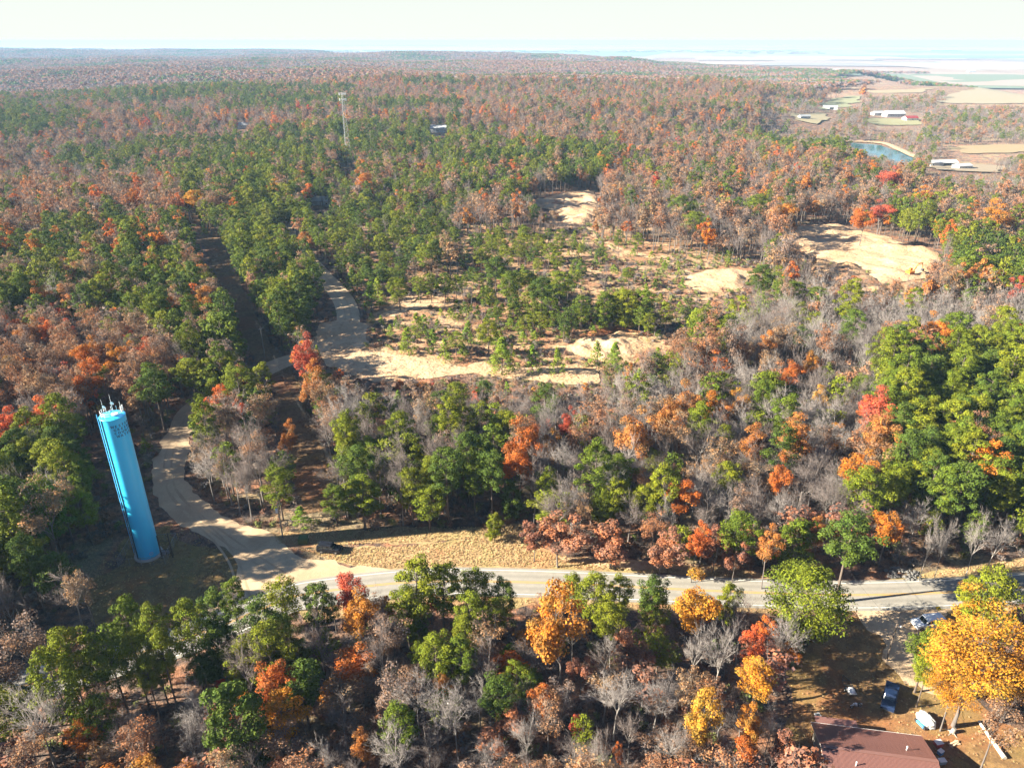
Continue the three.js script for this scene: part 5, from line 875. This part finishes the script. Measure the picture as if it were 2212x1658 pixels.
const tE = pole('utility pole in the cleared strip where the gravel track crosses', [572, 772], 11, { arm: 2.4, turn: 1.1 });
const tG = pole('utility pole in the woods at lower end of cleared strip', [752, 1118], 10, { arm: 2.4, turn: 0.9 });
for (const o of [-1.1, 0, 1.1]) { const d = V(o * 0.6, -0.5, o * 0.7); const w = o < 0 ? 'left' : o > 0 ? 'right' : 'middle'; wire(`${w} wire of the line down the upper cleared strip`, tD.clone().add(d), tE.clone().add(d), 2.2); wire(`${w} wire of the line down the lower cleared strip`, tE.clone().add(d), tG.clone().add(d), 2.4); wire(`${w} wire of the line running through the woods above the highway`, tG.clone().add(d), tB.clone().add(d), 2.6); }
wire('wire from the pole behind the dumpster to the woods', tA.clone().add(V(0, -0.5, 0)), tG.clone().add(V(0, -0.6, 0)), 0.6);
wire('service wire from the yard pole down to the house roof', tC.clone().add(V(0, -0.9, 0)), ground(1995, 1600).add(V(0, 3.4, 0)), 0.5, 0.018);
wire('service wire from the yard pole across the highway', tC.clone().add(V(0, -0.6, 0)), tB.clone().add(V(0, -0.8, 0)), 1.6);
{ // warning sign
  const p = ground(2021, 1336), g = thing('warning_sign', 'yellow diamond warning sign beside the highway above the white vehicle', 'road sign', p, -0.7);
  part(g, 'post', box(0.07, 2.7, 0.05, 0, 1.35, 0, 0.01), mCan);
  const pl = part(g, 'plate', box(0.78, 0.78, 0.02, 0, 0, 0, 0.006).rotateZ(Math.PI / 4).translate(0, 2.45, 0.045), M(rgb(0.78, 0.56, 0.01), 0.4));
  const s = new THREE.Shape([[-0.07, -0.28], [0.03, -0.28], [0.03, 0], [0.14, 0.1], [0.2, 0.04], [0.22, 0.26], [0, 0.24], [0.07, 0.17], [-0.07, 0.04]].map(([x, y]) => new THREE.Vector2(x, y)));
  part(pl, 'arrow', new THREE.ExtrudeGeometry(s, { depth: 0.006, bevelEnabled: false }).translate(0, 2.45, 0.058), mBlack);
}
{ // broken stone dumped at the verge
  const rng = rngOf(66), c = ground(1952, 1240), list = [], m = M(rgb(0.12, 0.115, 0.11), 0.95);
  for (let k = 0; k < 90; k++) { const a = rng() * 6.28, r = Math.sqrt(rng()), x = c.x + Math.cos(a) * r * 3.6, z = c.z + Math.sin(a) * r * 2, s = 0.12 + 0.28 * rng(), g = new THREE.IcosahedronGeometry(s, 0); g.scale(1, 0.7, 1.2); g.rotateY(rng() * 6); g.translate(x, (1 - r) * 0.6 + s * 0.4, z); list.push(g); }
  const o = new THREE.Mesh(merge(list), m); o.name = 'rubble'; o.castShadow = o.receiveShadow = true; scene.add(o); tag(o, 'heap of pale broken stone on the far side of the highway', 'rubble', null, 'stuff');
}
// ------------------------------------------------------------------ the house and its yard
{
  const A = at(1754, 1562, 2.7), B = at(1992, 1592, 2.7), dx = B.x - A.x, dz = B.z - A.z, Lh = Math.hypot(dx, dz), turn = Math.atan2(-dz, dx), D = 10.5, eave = 2.6, ridge = 4.3;
  const along = V(dx / Lh, 0, dz / Lh), across = V(-along.z, 0, along.x); // across points to the viewer side
  const mid = A.clone().lerp(B, 0.5).addScaledVector(across, D / 2); mid.y = 0.05;
  const g = thing('house', 'house with rust-red ribbed metal roof at the bottom right', 'house', mid, turn);
  const wallM = M(rgb(0.3, 0.27, 0.23), 0.9), trim = M(rgb(0.6, 0.58, 0.54), 0.7), hl = Lh / 2, hd = D / 2;
  const wall = part(g, 'wall', extrude([[-hd + 0.5, 0], [hd - 0.5, 0], [hd - 0.5, eave - 0.1], [0, ridge - 0.2], [-hd + 0.5, eave - 0.1]], Lh - 0.8, 0.02).rotateY(-Math.PI / 2), wallM);
  const rustTex = surface(512, 1, (u, v) => { const a = pfbm(u, v, 6, 81, 5), b = pfbm(u, v, 30, 82, 3); return mix3([0.17, 0.082, 0.07], [0.25, 0.12, 0.095], a).map((x) => x * (0.85 + 0.3 * b)); }); rustTex.repeat.set(0.1, 0.1);
  const roofM = M(0xffffff, 0.42, { map: rustTex, metalness: 0.25 });
  const panes = 24, pw = (Lh + 0.2) / panes, slope = Math.hypot(hd + 0.25, ridge - eave), ang = Math.atan2(ridge - eave, hd + 0.25);
  const roof = part(g, 'roof', box(Lh + 0.2, 0.02, 0.5, 0, ridge + 0.06, 0, 0.005), M(rgb(0.16, 0.08, 0.066), 0.5));
  for (const s of [1, -1]) for (let k = 0; k < panes; k++) { // ribbed metal sheets, each with its own ribs
    const sh = [box(pw - 0.006, 0.025, slope, 0, 0, 0, 0.004)]; for (let r = 0; r < 4; r++) sh.push(box(0.05, 0.045, slope, -pw / 2 + (r + 0.5) * (pw / 4), 0.03, 0, 0.012));
    part(roof, 'roof_panel', merge(sh).rotateX(s * ang).translate(-Lh / 2 - 0.1 + (k + 0.5) * pw, (ridge + eave) / 2 + (hash2(k, s, 8) - 0.5) * 0.012, (s * (hd + 0.25)) / 2), roofM);
  }
  for (const x of [-hl + 0.35, hl - 0.35]) part(g, 'gable_trim', [box(0.06, 0.18, slope, 0, 0, 0, 0.01).rotateX(ang).translate(x > 0 ? x + 0.38 : x - 0.38, (ridge + eave) / 2 - 0.12, hd / 2), box(0.06, 0.18, slope, 0, 0, 0, 0.01).rotateX(-ang).translate(x > 0 ? x + 0.38 : x - 0.38, (ridge + eave) / 2 - 0.12, -hd / 2)], trim);
  for (const [x, w] of [[-6, 1.2], [-1.5, 1.2], [5.5, 1.2]]) { const win = part(g, 'window', box(w, 1.1, 0.08, x, 1.5, -hd + 0.47), trim); part(win, 'pane', box(w - 0.16, 0.94, 0.03, x, 1.5, -hd + 0.42), mGlass); }
  const door = part(g, 'door', box(0.95, 2.05, 0.08, 2, 1.05, -hd + 0.47), M(rgb(0.35, 0.3, 0.26), 0.6)); part(door, 'handle', new THREE.SphereGeometry(0.04, 8, 6).translate(1.65, 1, -hd + 0.4), mChrome);
  for (const [x, z] of [[-3.5, 2], [4.2, -1.6], [6.8, 2.6]]) { const v = part(g, 'vent_pipe', cyl(0.07, 0.07, 0.9, x, ridge - Math.abs(z) * Math.tan(ang) + 0.3, z, 8), mCan); part(v, 'vent_cap', cyl(0.13, 0.05, 0.1, x, ridge - Math.abs(z) * Math.tan(ang) + 0.8, z, 8), mCan); }
  for (const s of [1, -1]) part(g, 'gutter', box(Lh + 0.1, 0.12, 0.12, 0, eave - 0.06, s * (hd + 0.3), 0.03), trim);
  part(g, 'porch_roof', box(6, 0.05, 1.8, -4, eave - 0.08, -hd - 0.75, 0.01).rotateX(0), roofM);
}
{ // pale trunk lying by the house
  const a = ground(2114, 1560), b = ground(2170, 1640), m = rod(V(0, 0.28, 0), b.clone().sub(a).add(V(0, 0.3, 0)), 0.2, 0.34, 12), g = thing('fallen_log', 'long pale fallen trunk lying right of the red roof', 'log', a);
  part(g, 'stem', m, M(rgb(0.55, 0.5, 0.42), 0.9)); for (const t of [0.3, 0.55, 0.7]) { const p = b.clone().sub(a).multiplyScalar(t); part(g, 'stub', rod(V(p.x, 0.4, p.z), V(p.x + 0.5, 0.9, p.z - 0.2), 0.07, 0.04), M(rgb(0.5, 0.45, 0.38), 0.9)); }
}
{ // covered machine
  const p = ground(2000, 1562), g = thing('covered_machine', 'white tarpaulin draped over a machine beside the yard pickup', 'tarpaulin', p.add(V(0, 0.05, 0)), 0.3);
  const s = new THREE.SphereGeometry(1, 40, 24), q = s.attributes.position; for (let k = 0; k < q.count; k++) { let x = q.getX(k), y = q.getY(k), z = q.getZ(k); const n = fbm(x * 2.2 + 5, z * 2.2 + y * 1.5, 400, 4) - 0.5, e = 1 + n * 0.95; q.setXYZ(k, Math.sign(x) * Math.pow(Math.abs(x), 0.7) * 1.05 * e, Math.max(0, 0.62 + Math.sign(y) * Math.pow(Math.abs(y), 0.7) * 0.72 * e), Math.sign(z) * Math.pow(Math.abs(z), 0.7) * 1.35 * e); } s.computeVertexNormals();
  part(g, 'tarpaulin', s, M(rgb(0.52, 0.52, 0.5), 0.8)); part(g, 'mower_deck', box(0.5, 0.4, 1.4, -1.15, 0.35, 0.1, 0.1), M(rgb(0.05, 0.25, 0.5), 0.5)); for (const z of [-0.7, 0.8]) part(g, 'wheel', cyl(0.3, 0.3, 0.2, 0, 0, 0, 16).rotateZ(Math.PI / 2).translate(-1.2, 0.3, z), mTyre);
}
{ // small trailer
  const p = ground(1834, 1490), g = thing('utility_trailer', 'small open trailer with pale load standing in the yard', 'trailer', p.add(V(0, 0.05, 0)), heading([1840, 1500], [1824, 1468])), st = M(rgb(0.05, 0.06, 0.06), 0.6);
  part(g, 'frame', [box(3, 0.08, 0.08, 0, 0.5, 0.65), box(3, 0.08, 0.08, 0, 0.5, -0.65), ...many(4, (k) => box(0.08, 0.08, 1.3, -1.45 + k * 0.97, 0.5, 0))], st); part(g, 'tongue', [rod(V(1.5, 0.5, 0.6), V(2.6, 0.45, 0), 0.04), rod(V(1.5, 0.5, -0.6), V(2.6, 0.45, 0), 0.04)], st);
  for (let k = 0; k < 5; k++) part(g, 'deck_plank', box(1.5, 0.04, 0.24, -0.72, 0.57, -0.52 + k * 0.26, 0.005), M(rgb(0.4, 0.38, 0.34), 0.9));
  const s = new THREE.SphereGeometry(0.6, 20, 12, 0, 6.2832, 0, 1.57), q = s.attributes.position; for (let k = 0; k < q.count; k++) { const n = 1 + (fbm(q.getX(k) * 3, q.getZ(k) * 3, 420, 3) - 0.5) * 0.4; q.setXYZ(k, q.getX(k) * 1.2 * n, q.getY(k) * 0.6 * n, q.getZ(k) * n); } s.computeVertexNormals(); s.translate(-0.7, 0.6, 0); part(g, 'load', s, M(rgb(0.62, 0.63, 0.64), 0.8));
  for (const z of [-0.85, 0.85]) wheel(g, -0.3, 0.3, z, 0.3, 0.18);
}
{ // motorcycle
  const p = ground(1849, 1528), g = thing('motorcycle', 'motorcycle with white fenders parked in the yard below the trailer', 'motorcycle', p.add(V(0, 0.05, 0)), heading([1862, 1526], [1836, 1530])), wt = M(rgb(0.7, 0.7, 0.72), 0.4);
  for (const x of [-0.68, 0.72]) { const t = new THREE.TorusGeometry(0.26, 0.07, 10, 24); t.translate(x, 0.33, 0); const w = part(g, 'wheel', t, mTyre); part(w, 'rim', [new THREE.TorusGeometry(0.19, 0.02, 6, 20).translate(x, 0.33, 0), ...many(6, (k) => rod(V(x, 0.33, 0), V(x + Math.cos(k) * 0.19, 0.33 + Math.sin(k) * 0.19, 0), 0.008))], mChrome); }
  part(g, 'frame', [rod(V(-0.68, 0.33, 0.06), V(-0.1, 0.4, 0.06), 0.03), rod(V(-0.1, 0.4, 0), V(0.45, 0.85, 0), 0.035), rod(V(-0.6, 0.75, 0), V(0.45, 0.85, 0), 0.03), rod(V(-0.1, 0.4, 0), V(-0.5, 0.75, 0), 0.03)], mBlack); part(g, 'fork', [rod(V(0.72, 0.33, 0.1), V(0.46, 1.02, 0.1), 0.025), rod(V(0.72, 0.33, -0.1), V(0.46, 1.02, -0.1), 0.025)], mChrome);
  part(g, 'engine', box(0.4, 0.34, 0.3, 0.02, 0.45, 0, 0.06), mRim); part(g, 'tank', new THREE.SphereGeometry(0.24, 16, 10).scale(1.2, 0.7, 0.75).translate(0.2, 0.86, 0), wt); part(g, 'seat', box(0.62, 0.1, 0.26, -0.32, 0.82, 0, 0.05), mBlack); part(g, 'handlebar', rod(V(0.44, 1.08, -0.38), V(0.44, 1.08, 0.38), 0.018), mChrome); part(g, 'headlight', new THREE.SphereGeometry(0.1, 12, 8).translate(0.58, 0.92, 0), mLamp);
  for (const x of [-0.7, 0.74]) part(g, 'fender', new THREE.TorusGeometry(0.36, 0.06, 6, 14, 1.8).rotateZ(0.7).translate(x, 0.33, 0), wt); part(g, 'exhaust', rod(V(0.05, 0.3, 0.16), V(-0.85, 0.32, 0.18), 0.045), mChrome);
}
{ // old screen door lying on the grass
  const p = ground(1772, 1552), g = thing('screen_door', 'white framed screen door lying on the grass by the house', 'door frame', p.add(V(0, 0.09, 0)), heading([1766, 1542], [1780, 1562])), wt = M(rgb(0.72, 0.74, 0.76), 0.5);
  part(g, 'frame', [box(2.05, 0.04, 0.09, 0, 0, 0.4), box(2.05, 0.04, 0.09, 0, 0, -0.4), box(0.09, 0.04, 0.72, -0.98, 0, 0), box(0.09, 0.04, 0.72, 0.98, 0, 0), box(0.08, 0.04, 0.72, 0.05, 0, 0)], wt);
  part(g, 'screen', box(0.92, 0.012, 0.7, -0.46, 0, 0, 0.002), M(rgb(0.07, 0.08, 0.09), 0.8)); part(g, 'lower_panel', box(0.86, 0.015, 0.7, 0.51, 0, 0, 0.002), M(rgb(0.16, 0.36, 0.52), 0.5));
}
{ // oddments beside the house
  const crate = (label, px, w, h, d, c, turn) => { const p = ground(...px), g = thing('storage_bin', label, 'storage bin', p.add(V(0, 0.06, 0)), turn, 'bins beside the house'); part(g, 'tub', extrude([[-w / 2 + 0.06, 0], [w / 2 - 0.06, 0], [w / 2, h], [-w / 2, h]], d, 0.03), c); part(g, 'lid', box(w + 0.08, 0.06, d + 0.06, 0, h + 0.03, 0, 0.02), M(rgb(0.66, 0.66, 0.66), 0.5)); };
  crate('white and red bin right of the red roof, topmost', [2026, 1610], 1.1, 0.7, 0.8, M(rgb(0.5, 0.06, 0.05), 0.5), 0.2);
  crate('blue bin right of the red roof, below the red one', [2031, 1628], 0.8, 0.6, 0.6, M(rgb(0.12, 0.25, 0.45), 0.5), 0.5);
  crate('grey bin right of the red roof, lowest of the bins', [2034, 1648], 1, 0.6, 0.7, M(rgb(0.35, 0.38, 0.4), 0.5), 0.1);
  const p = ground(2062, 1608), g = thing('wood_heap', 'small heap of sawn boards on the slope right of the bins', 'wood heap', p.add(V(0, 0.04, 0)), 0.4);
  for (let k = 0; k < 7; k++) part(g, 'board', box(1.8, 0.06, 0.22, 0, 0.04 + 0.07 * Math.floor(k / 2), -0.2 + (k % 2) * 0.28, 0.005).rotateY((hash2(k, 2, 2) - 0.5) * 0.7), M(rgb(0.5, 0.36, 0.24), 0.9));
  const q = ground(2057, 1582), s = thing('tree_stump', 'grey weathered stump with roots on the slope beside the house', 'stump', q.add(V(0, 0, 0)), 0);
  part(s, 'stem', rod(V(0, -0.1, 0), V(0.2, 0.9, 0), 0.4, 0.28, 12), mPoleGrey); for (let k = 0; k < 5; k++) part(s, 'root', rod(V(0, 0.25, 0), V(Math.cos(k * 1.3) * 1.1, 0, Math.sin(k * 1.3) * 1.1), 0.12, 0.04), mPoleGrey);
}
// ------------------------------------------------------------------ quarry: digger and felled logs
{
  const p = ground(1966, 597), g = thing('excavator', 'orange tracked excavator with raised boom in the sand quarry', 'excavator', p.add(V(0, 0.5, 0)), 0.35), or = M(rgb(0.5, 0.17, 0.02), 0.5);
  for (const z of [-1.15, 1.15]) part(g, 'track', extrude([[-1.9, 0.1], [1.9, 0.1], [2.15, 0.45], [1.9, 0.85], [-1.9, 0.85], [-2.15, 0.45]], 0.6, 0.05).translate(0, 0, z), mBlack);
  part(g, 'house_body', box(3, 1.2, 2.6, -0.5, 1.65, 0, 0.12), or); const cab = part(g, 'cab', box(1.4, 1.5, 1.05, 0.35, 2.45, -0.75, 0.1), or); part(cab, 'cab_window', box(0.06, 0.9, 0.8, 1.06, 2.6, -0.75), mGlass);
  const b = part(g, 'boom', [rod(V(0.8, 1.8, 0.2), V(3.0, 5.0, 0.2), 0.3, 0.26, 4), rod(V(3.0, 5.0, 0.2), V(5.4, 5.4, 0.2), 0.26, 0.2, 4)], or); part(b, 'piston', rod(V(1.2, 1.7, 0.2), V(2.6, 3.6, 0.2), 0.1), mChrome); part(g, 'stick', rod(V(5.3, 5.5, 0.2), V(6.2, 2.6, 0.2), 0.2, 0.15, 4), or); part(g, 'bucket', extrude([[5.7, 1.7], [6.7, 1.5], [6.8, 2.5], [6.1, 2.7]], 1.1, 0.04).translate(0, 0, 0.2), mBlack);
}
many(7, (k) => { const a = ground(1757 + k * 7, 513 + k * 0.7 + (k % 2) * 2), g = thing('felled_log', `grey felled log on the quarry sand, ${ORD[k]} of seven from the left`, 'log', a.add(V(0, 1.0, 0)), 0.5 * (hash2(k, 4, 4) - 0.5), 'felled logs in the quarry'); part(g, 'stem', rod(V(-3.2, 0.1, 0), V(3.2, 0.35, (hash2(k, 1, 9) - 0.5) * 2), 0.34, 0.22, 8), M(rgb(0.16, 0.12, 0.1), 0.95)); part(g, 'stub', rod(V(1, 0.2, 0), V(1.6, 0.9, 0.4), 0.1, 0.05), mPole); });
// ------------------------------------------------------------------ lattice mast
{
  const p = ground(753, 357), Hm = 58, g = thing('lattice_mast', 'tall grey lattice telephone mast rising above the far woods', 'mast', p, 0.4), st = M(rgb(0.26, 0.27, 0.28), 0.6), wt = M(rgb(0.5, 0.51, 0.52), 0.6);
  const leg = (k, y) => { const r = lerp(3.1, 0.85, y / Hm), a = k * 2.0944; return V(Math.cos(a) * r, y, Math.sin(a) * r); };
  for (let k = 0; k < 3; k++) part(g, 'leg', rod(leg(k, -0.3), leg(k, Hm), 0.12, 0.08, 6), st);
  for (let s = 0; s < 14; s++) { const y0 = (s / 14) * Hm, y1 = ((s + 1) / 14) * Hm; for (let k = 0; k < 3; k++) { part(g, 'strut', rod(leg(k, y1), leg((k + 1) % 3, y1), 0.05, 0.05, 4), st); part(g, 'diagonal', [rod(leg(k, y0), leg((k + 1) % 3, y1), 0.045, 0.045, 4), rod(leg((k + 1) % 3, y0), leg(k, y1), 0.045, 0.045, 4)], st); } }
  for (const y of [Hm - 0.6, Hm - 5]) for (let k = 0; k < 3; k++) { const a = k * 2.0944 + 1.05, c = V(Math.cos(a) * 2.2, y, Math.sin(a) * 2.2), t = V(-Math.sin(a), 0, Math.cos(a)); const f = part(g, 'antenna_frame', [rod(c.clone().addScaledVector(t, -1.9), c.clone().addScaledVector(t, 1.9), 0.08), rod(V(0, y, 0), c, 0.08)], st); for (const o of [-1.7, -0.55, 0.55, 1.7]) { const q = c.clone().addScaledVector(t, o); part(f, 'panel_antenna', box(0.34, 1.9, 0.24, q.x * 1.06, y, q.z * 1.06, 0.05), wt); } }
  part(g, 'lightning_rod', rod(V(0, Hm - 0.5, 0), V(0, Hm + 2.4, 0), 0.06, 0.03), st);
  const sh = thing('equipment_hut', 'small white equipment hut at the foot of the lattice mast', 'hut', ground(744, 359), 0.2); part(sh, 'wall', box(6, 2.8, 3.4, 0, 1.4, 0), wt); part(sh, 'roof', box(6.5, 0.25, 3.9, 0, 2.9, 0), st); part(sh, 'door', box(1, 2.1, 0.08, 1.2, 1.1, 1.72), st);
}
// ------------------------------------------------------------------ far houses and barns
function building(name, label, cat, px, turn, w, h, d, rise, wallC, roofC, { wins = 3, open = false } = {}) {
  const p = ground(...px), g = thing(name, label, cat, p, turn), wm = M(rgb(...wallC), 0.85), rm = M(rgb(...roofC.map((v) => v * 0.62)), 0.5);
  part(g, 'wall', extrude([[-d / 2, -0.6], [d / 2, -0.6], [d / 2, h], [0, h + rise], [-d / 2, h]], w, 0.02).rotateY(-Math.PI / 2), wm);
  const sl = Math.hypot(d / 2 + 0.4, rise), an = Math.atan2(rise, d / 2 + 0.4);
  for (const s of [1, -1]) part(g, 'roof_slope', box(w + 0.8, 0.14, sl + 0.1, 0, 0, 0, 0.02).rotateX(s * an).translate(0, h + rise / 2 + 0.08, (s * (d / 2 + 0.4)) / 2), rm);
  const door = part(g, 'door', box(open ? w * 0.28 : 1.2, Math.min(h - 0.3, open ? 3.4 : 2.2), 0.12, w * 0.1, Math.min(h - 0.3, open ? 3.4 : 2.2) / 2, d / 2 + 0.02), open ? mBlack : M(rgb(0.3, 0.26, 0.22), 0.7)); part(door, 'handle', box(0.1, 0.3, 0.08, w * 0.1 + 0.3, 1.1, d / 2 + 0.12), mChrome);
  for (let k = 0; k < wins; k++) { const x = lerp(-w * 0.42, w * 0.42, wins > 1 ? k / (wins - 1) : 0.2); if (Math.abs(x - w * 0.1) < 1.4) continue; const f = part(g, 'window', box(1.5, 1.4, 0.1, x, h * 0.55, d / 2 + 0.02), mWhitePaint); part(f, 'pane', box(1.25, 1.15, 0.06, x, h * 0.55, d / 2 + 0.06), mGlass); }
  return g;
}
const WH = [0.38, 0.38, 0.37], GR = [0.45, 0.46, 0.47];
building('barn', 'long white metal barn beside the farm pond', 'barn', [2033, 358], 0.05, 27, 3.6, 11, 2, WH, [0.8, 0.8, 0.78], { open: true });
building('shed', 'white shed right of the long pond barn', 'shed', [2078, 365], 0.25, 15, 3.4, 9, 1.8, WH, [0.6, 0.6, 0.6]);
building('farmhouse', 'large white farmhouse in the valley beyond the pond', 'house', [1930, 252], 0.1, 30, 5, 15, 4, WH, [0.72, 0.73, 0.74], { wins: 7 });
building('barn', 'white barn adjoining the left side of the valley farmhouse', 'barn', [1900, 249], 0.1, 24, 4, 11, 2.5, WH, [0.62, 0.66, 0.68]);
building('barn', 'red roofed barn right of the valley farmhouse', 'barn', [1966, 260], 0.2, 20, 3.6, 11, 3, [0.7, 0.68, 0.64], [0.42, 0.05, 0.04]);
building('barn', 'grey metal barn above the valley pasture', 'barn', [1793, 236], -0.3, 22, 3.6, 12, 2.5, GR, [0.5, 0.52, 0.54], { open: true });
building('shed', 'small dark shed on the left valley pasture', 'shed', [1737, 256], 0.2, 14, 3, 8, 2, [0.4, 0.38, 0.36], [0.4, 0.42, 0.44]);
building('shed', 'dark shed among the trees behind the pond', 'shed', [2007, 300], 0.1, 16, 3.4, 9, 2, [0.2, 0.17, 0.15], [0.2, 0.2, 0.21]);
building('house', 'tiny white house beside the far valley field', 'house', [2098, 157], 0.1, 36, 6, 20, 4, WH, [0.7, 0.7, 0.7]);
building('house', 'small white house by the upper gravel track clearing', 'house', [695, 442], -0.2, 12, 3, 8, 2.4, WH, [0.66, 0.67, 0.68]);
building('house', 'white house glimpsed among trees left of the mast', 'house', [522, 277], 0.3, 16, 4, 10, 3, WH, GR);
building('house', 'grey roofed house in the far woods right of the mast', 'house', [946, 284], -0.1, 20, 4, 12, 3, GR, [0.7, 0.72, 0.74]);
building('shed', 'white roofed shed in the far woods just right of the mast', 'shed', [873, 306], 0.2, 14, 3, 9, 2, GR, [0.78, 0.78, 0.78]);
{
  const p = ground(490, 468).add(V(0, 0.42, 0)); car('parked_car', 'white car parked in the far clearing beside the cleared strip', 'car', p, 0.3, { L: 4.7, W: 1.85, top: 1.5, belt: 0.98, hood: 0.92, cabin: [-1.9, -1.2, 0.4, 1.2], coat: paint(0.75, 0.75, 0.75) });
}
renderer.render(scene, camera);
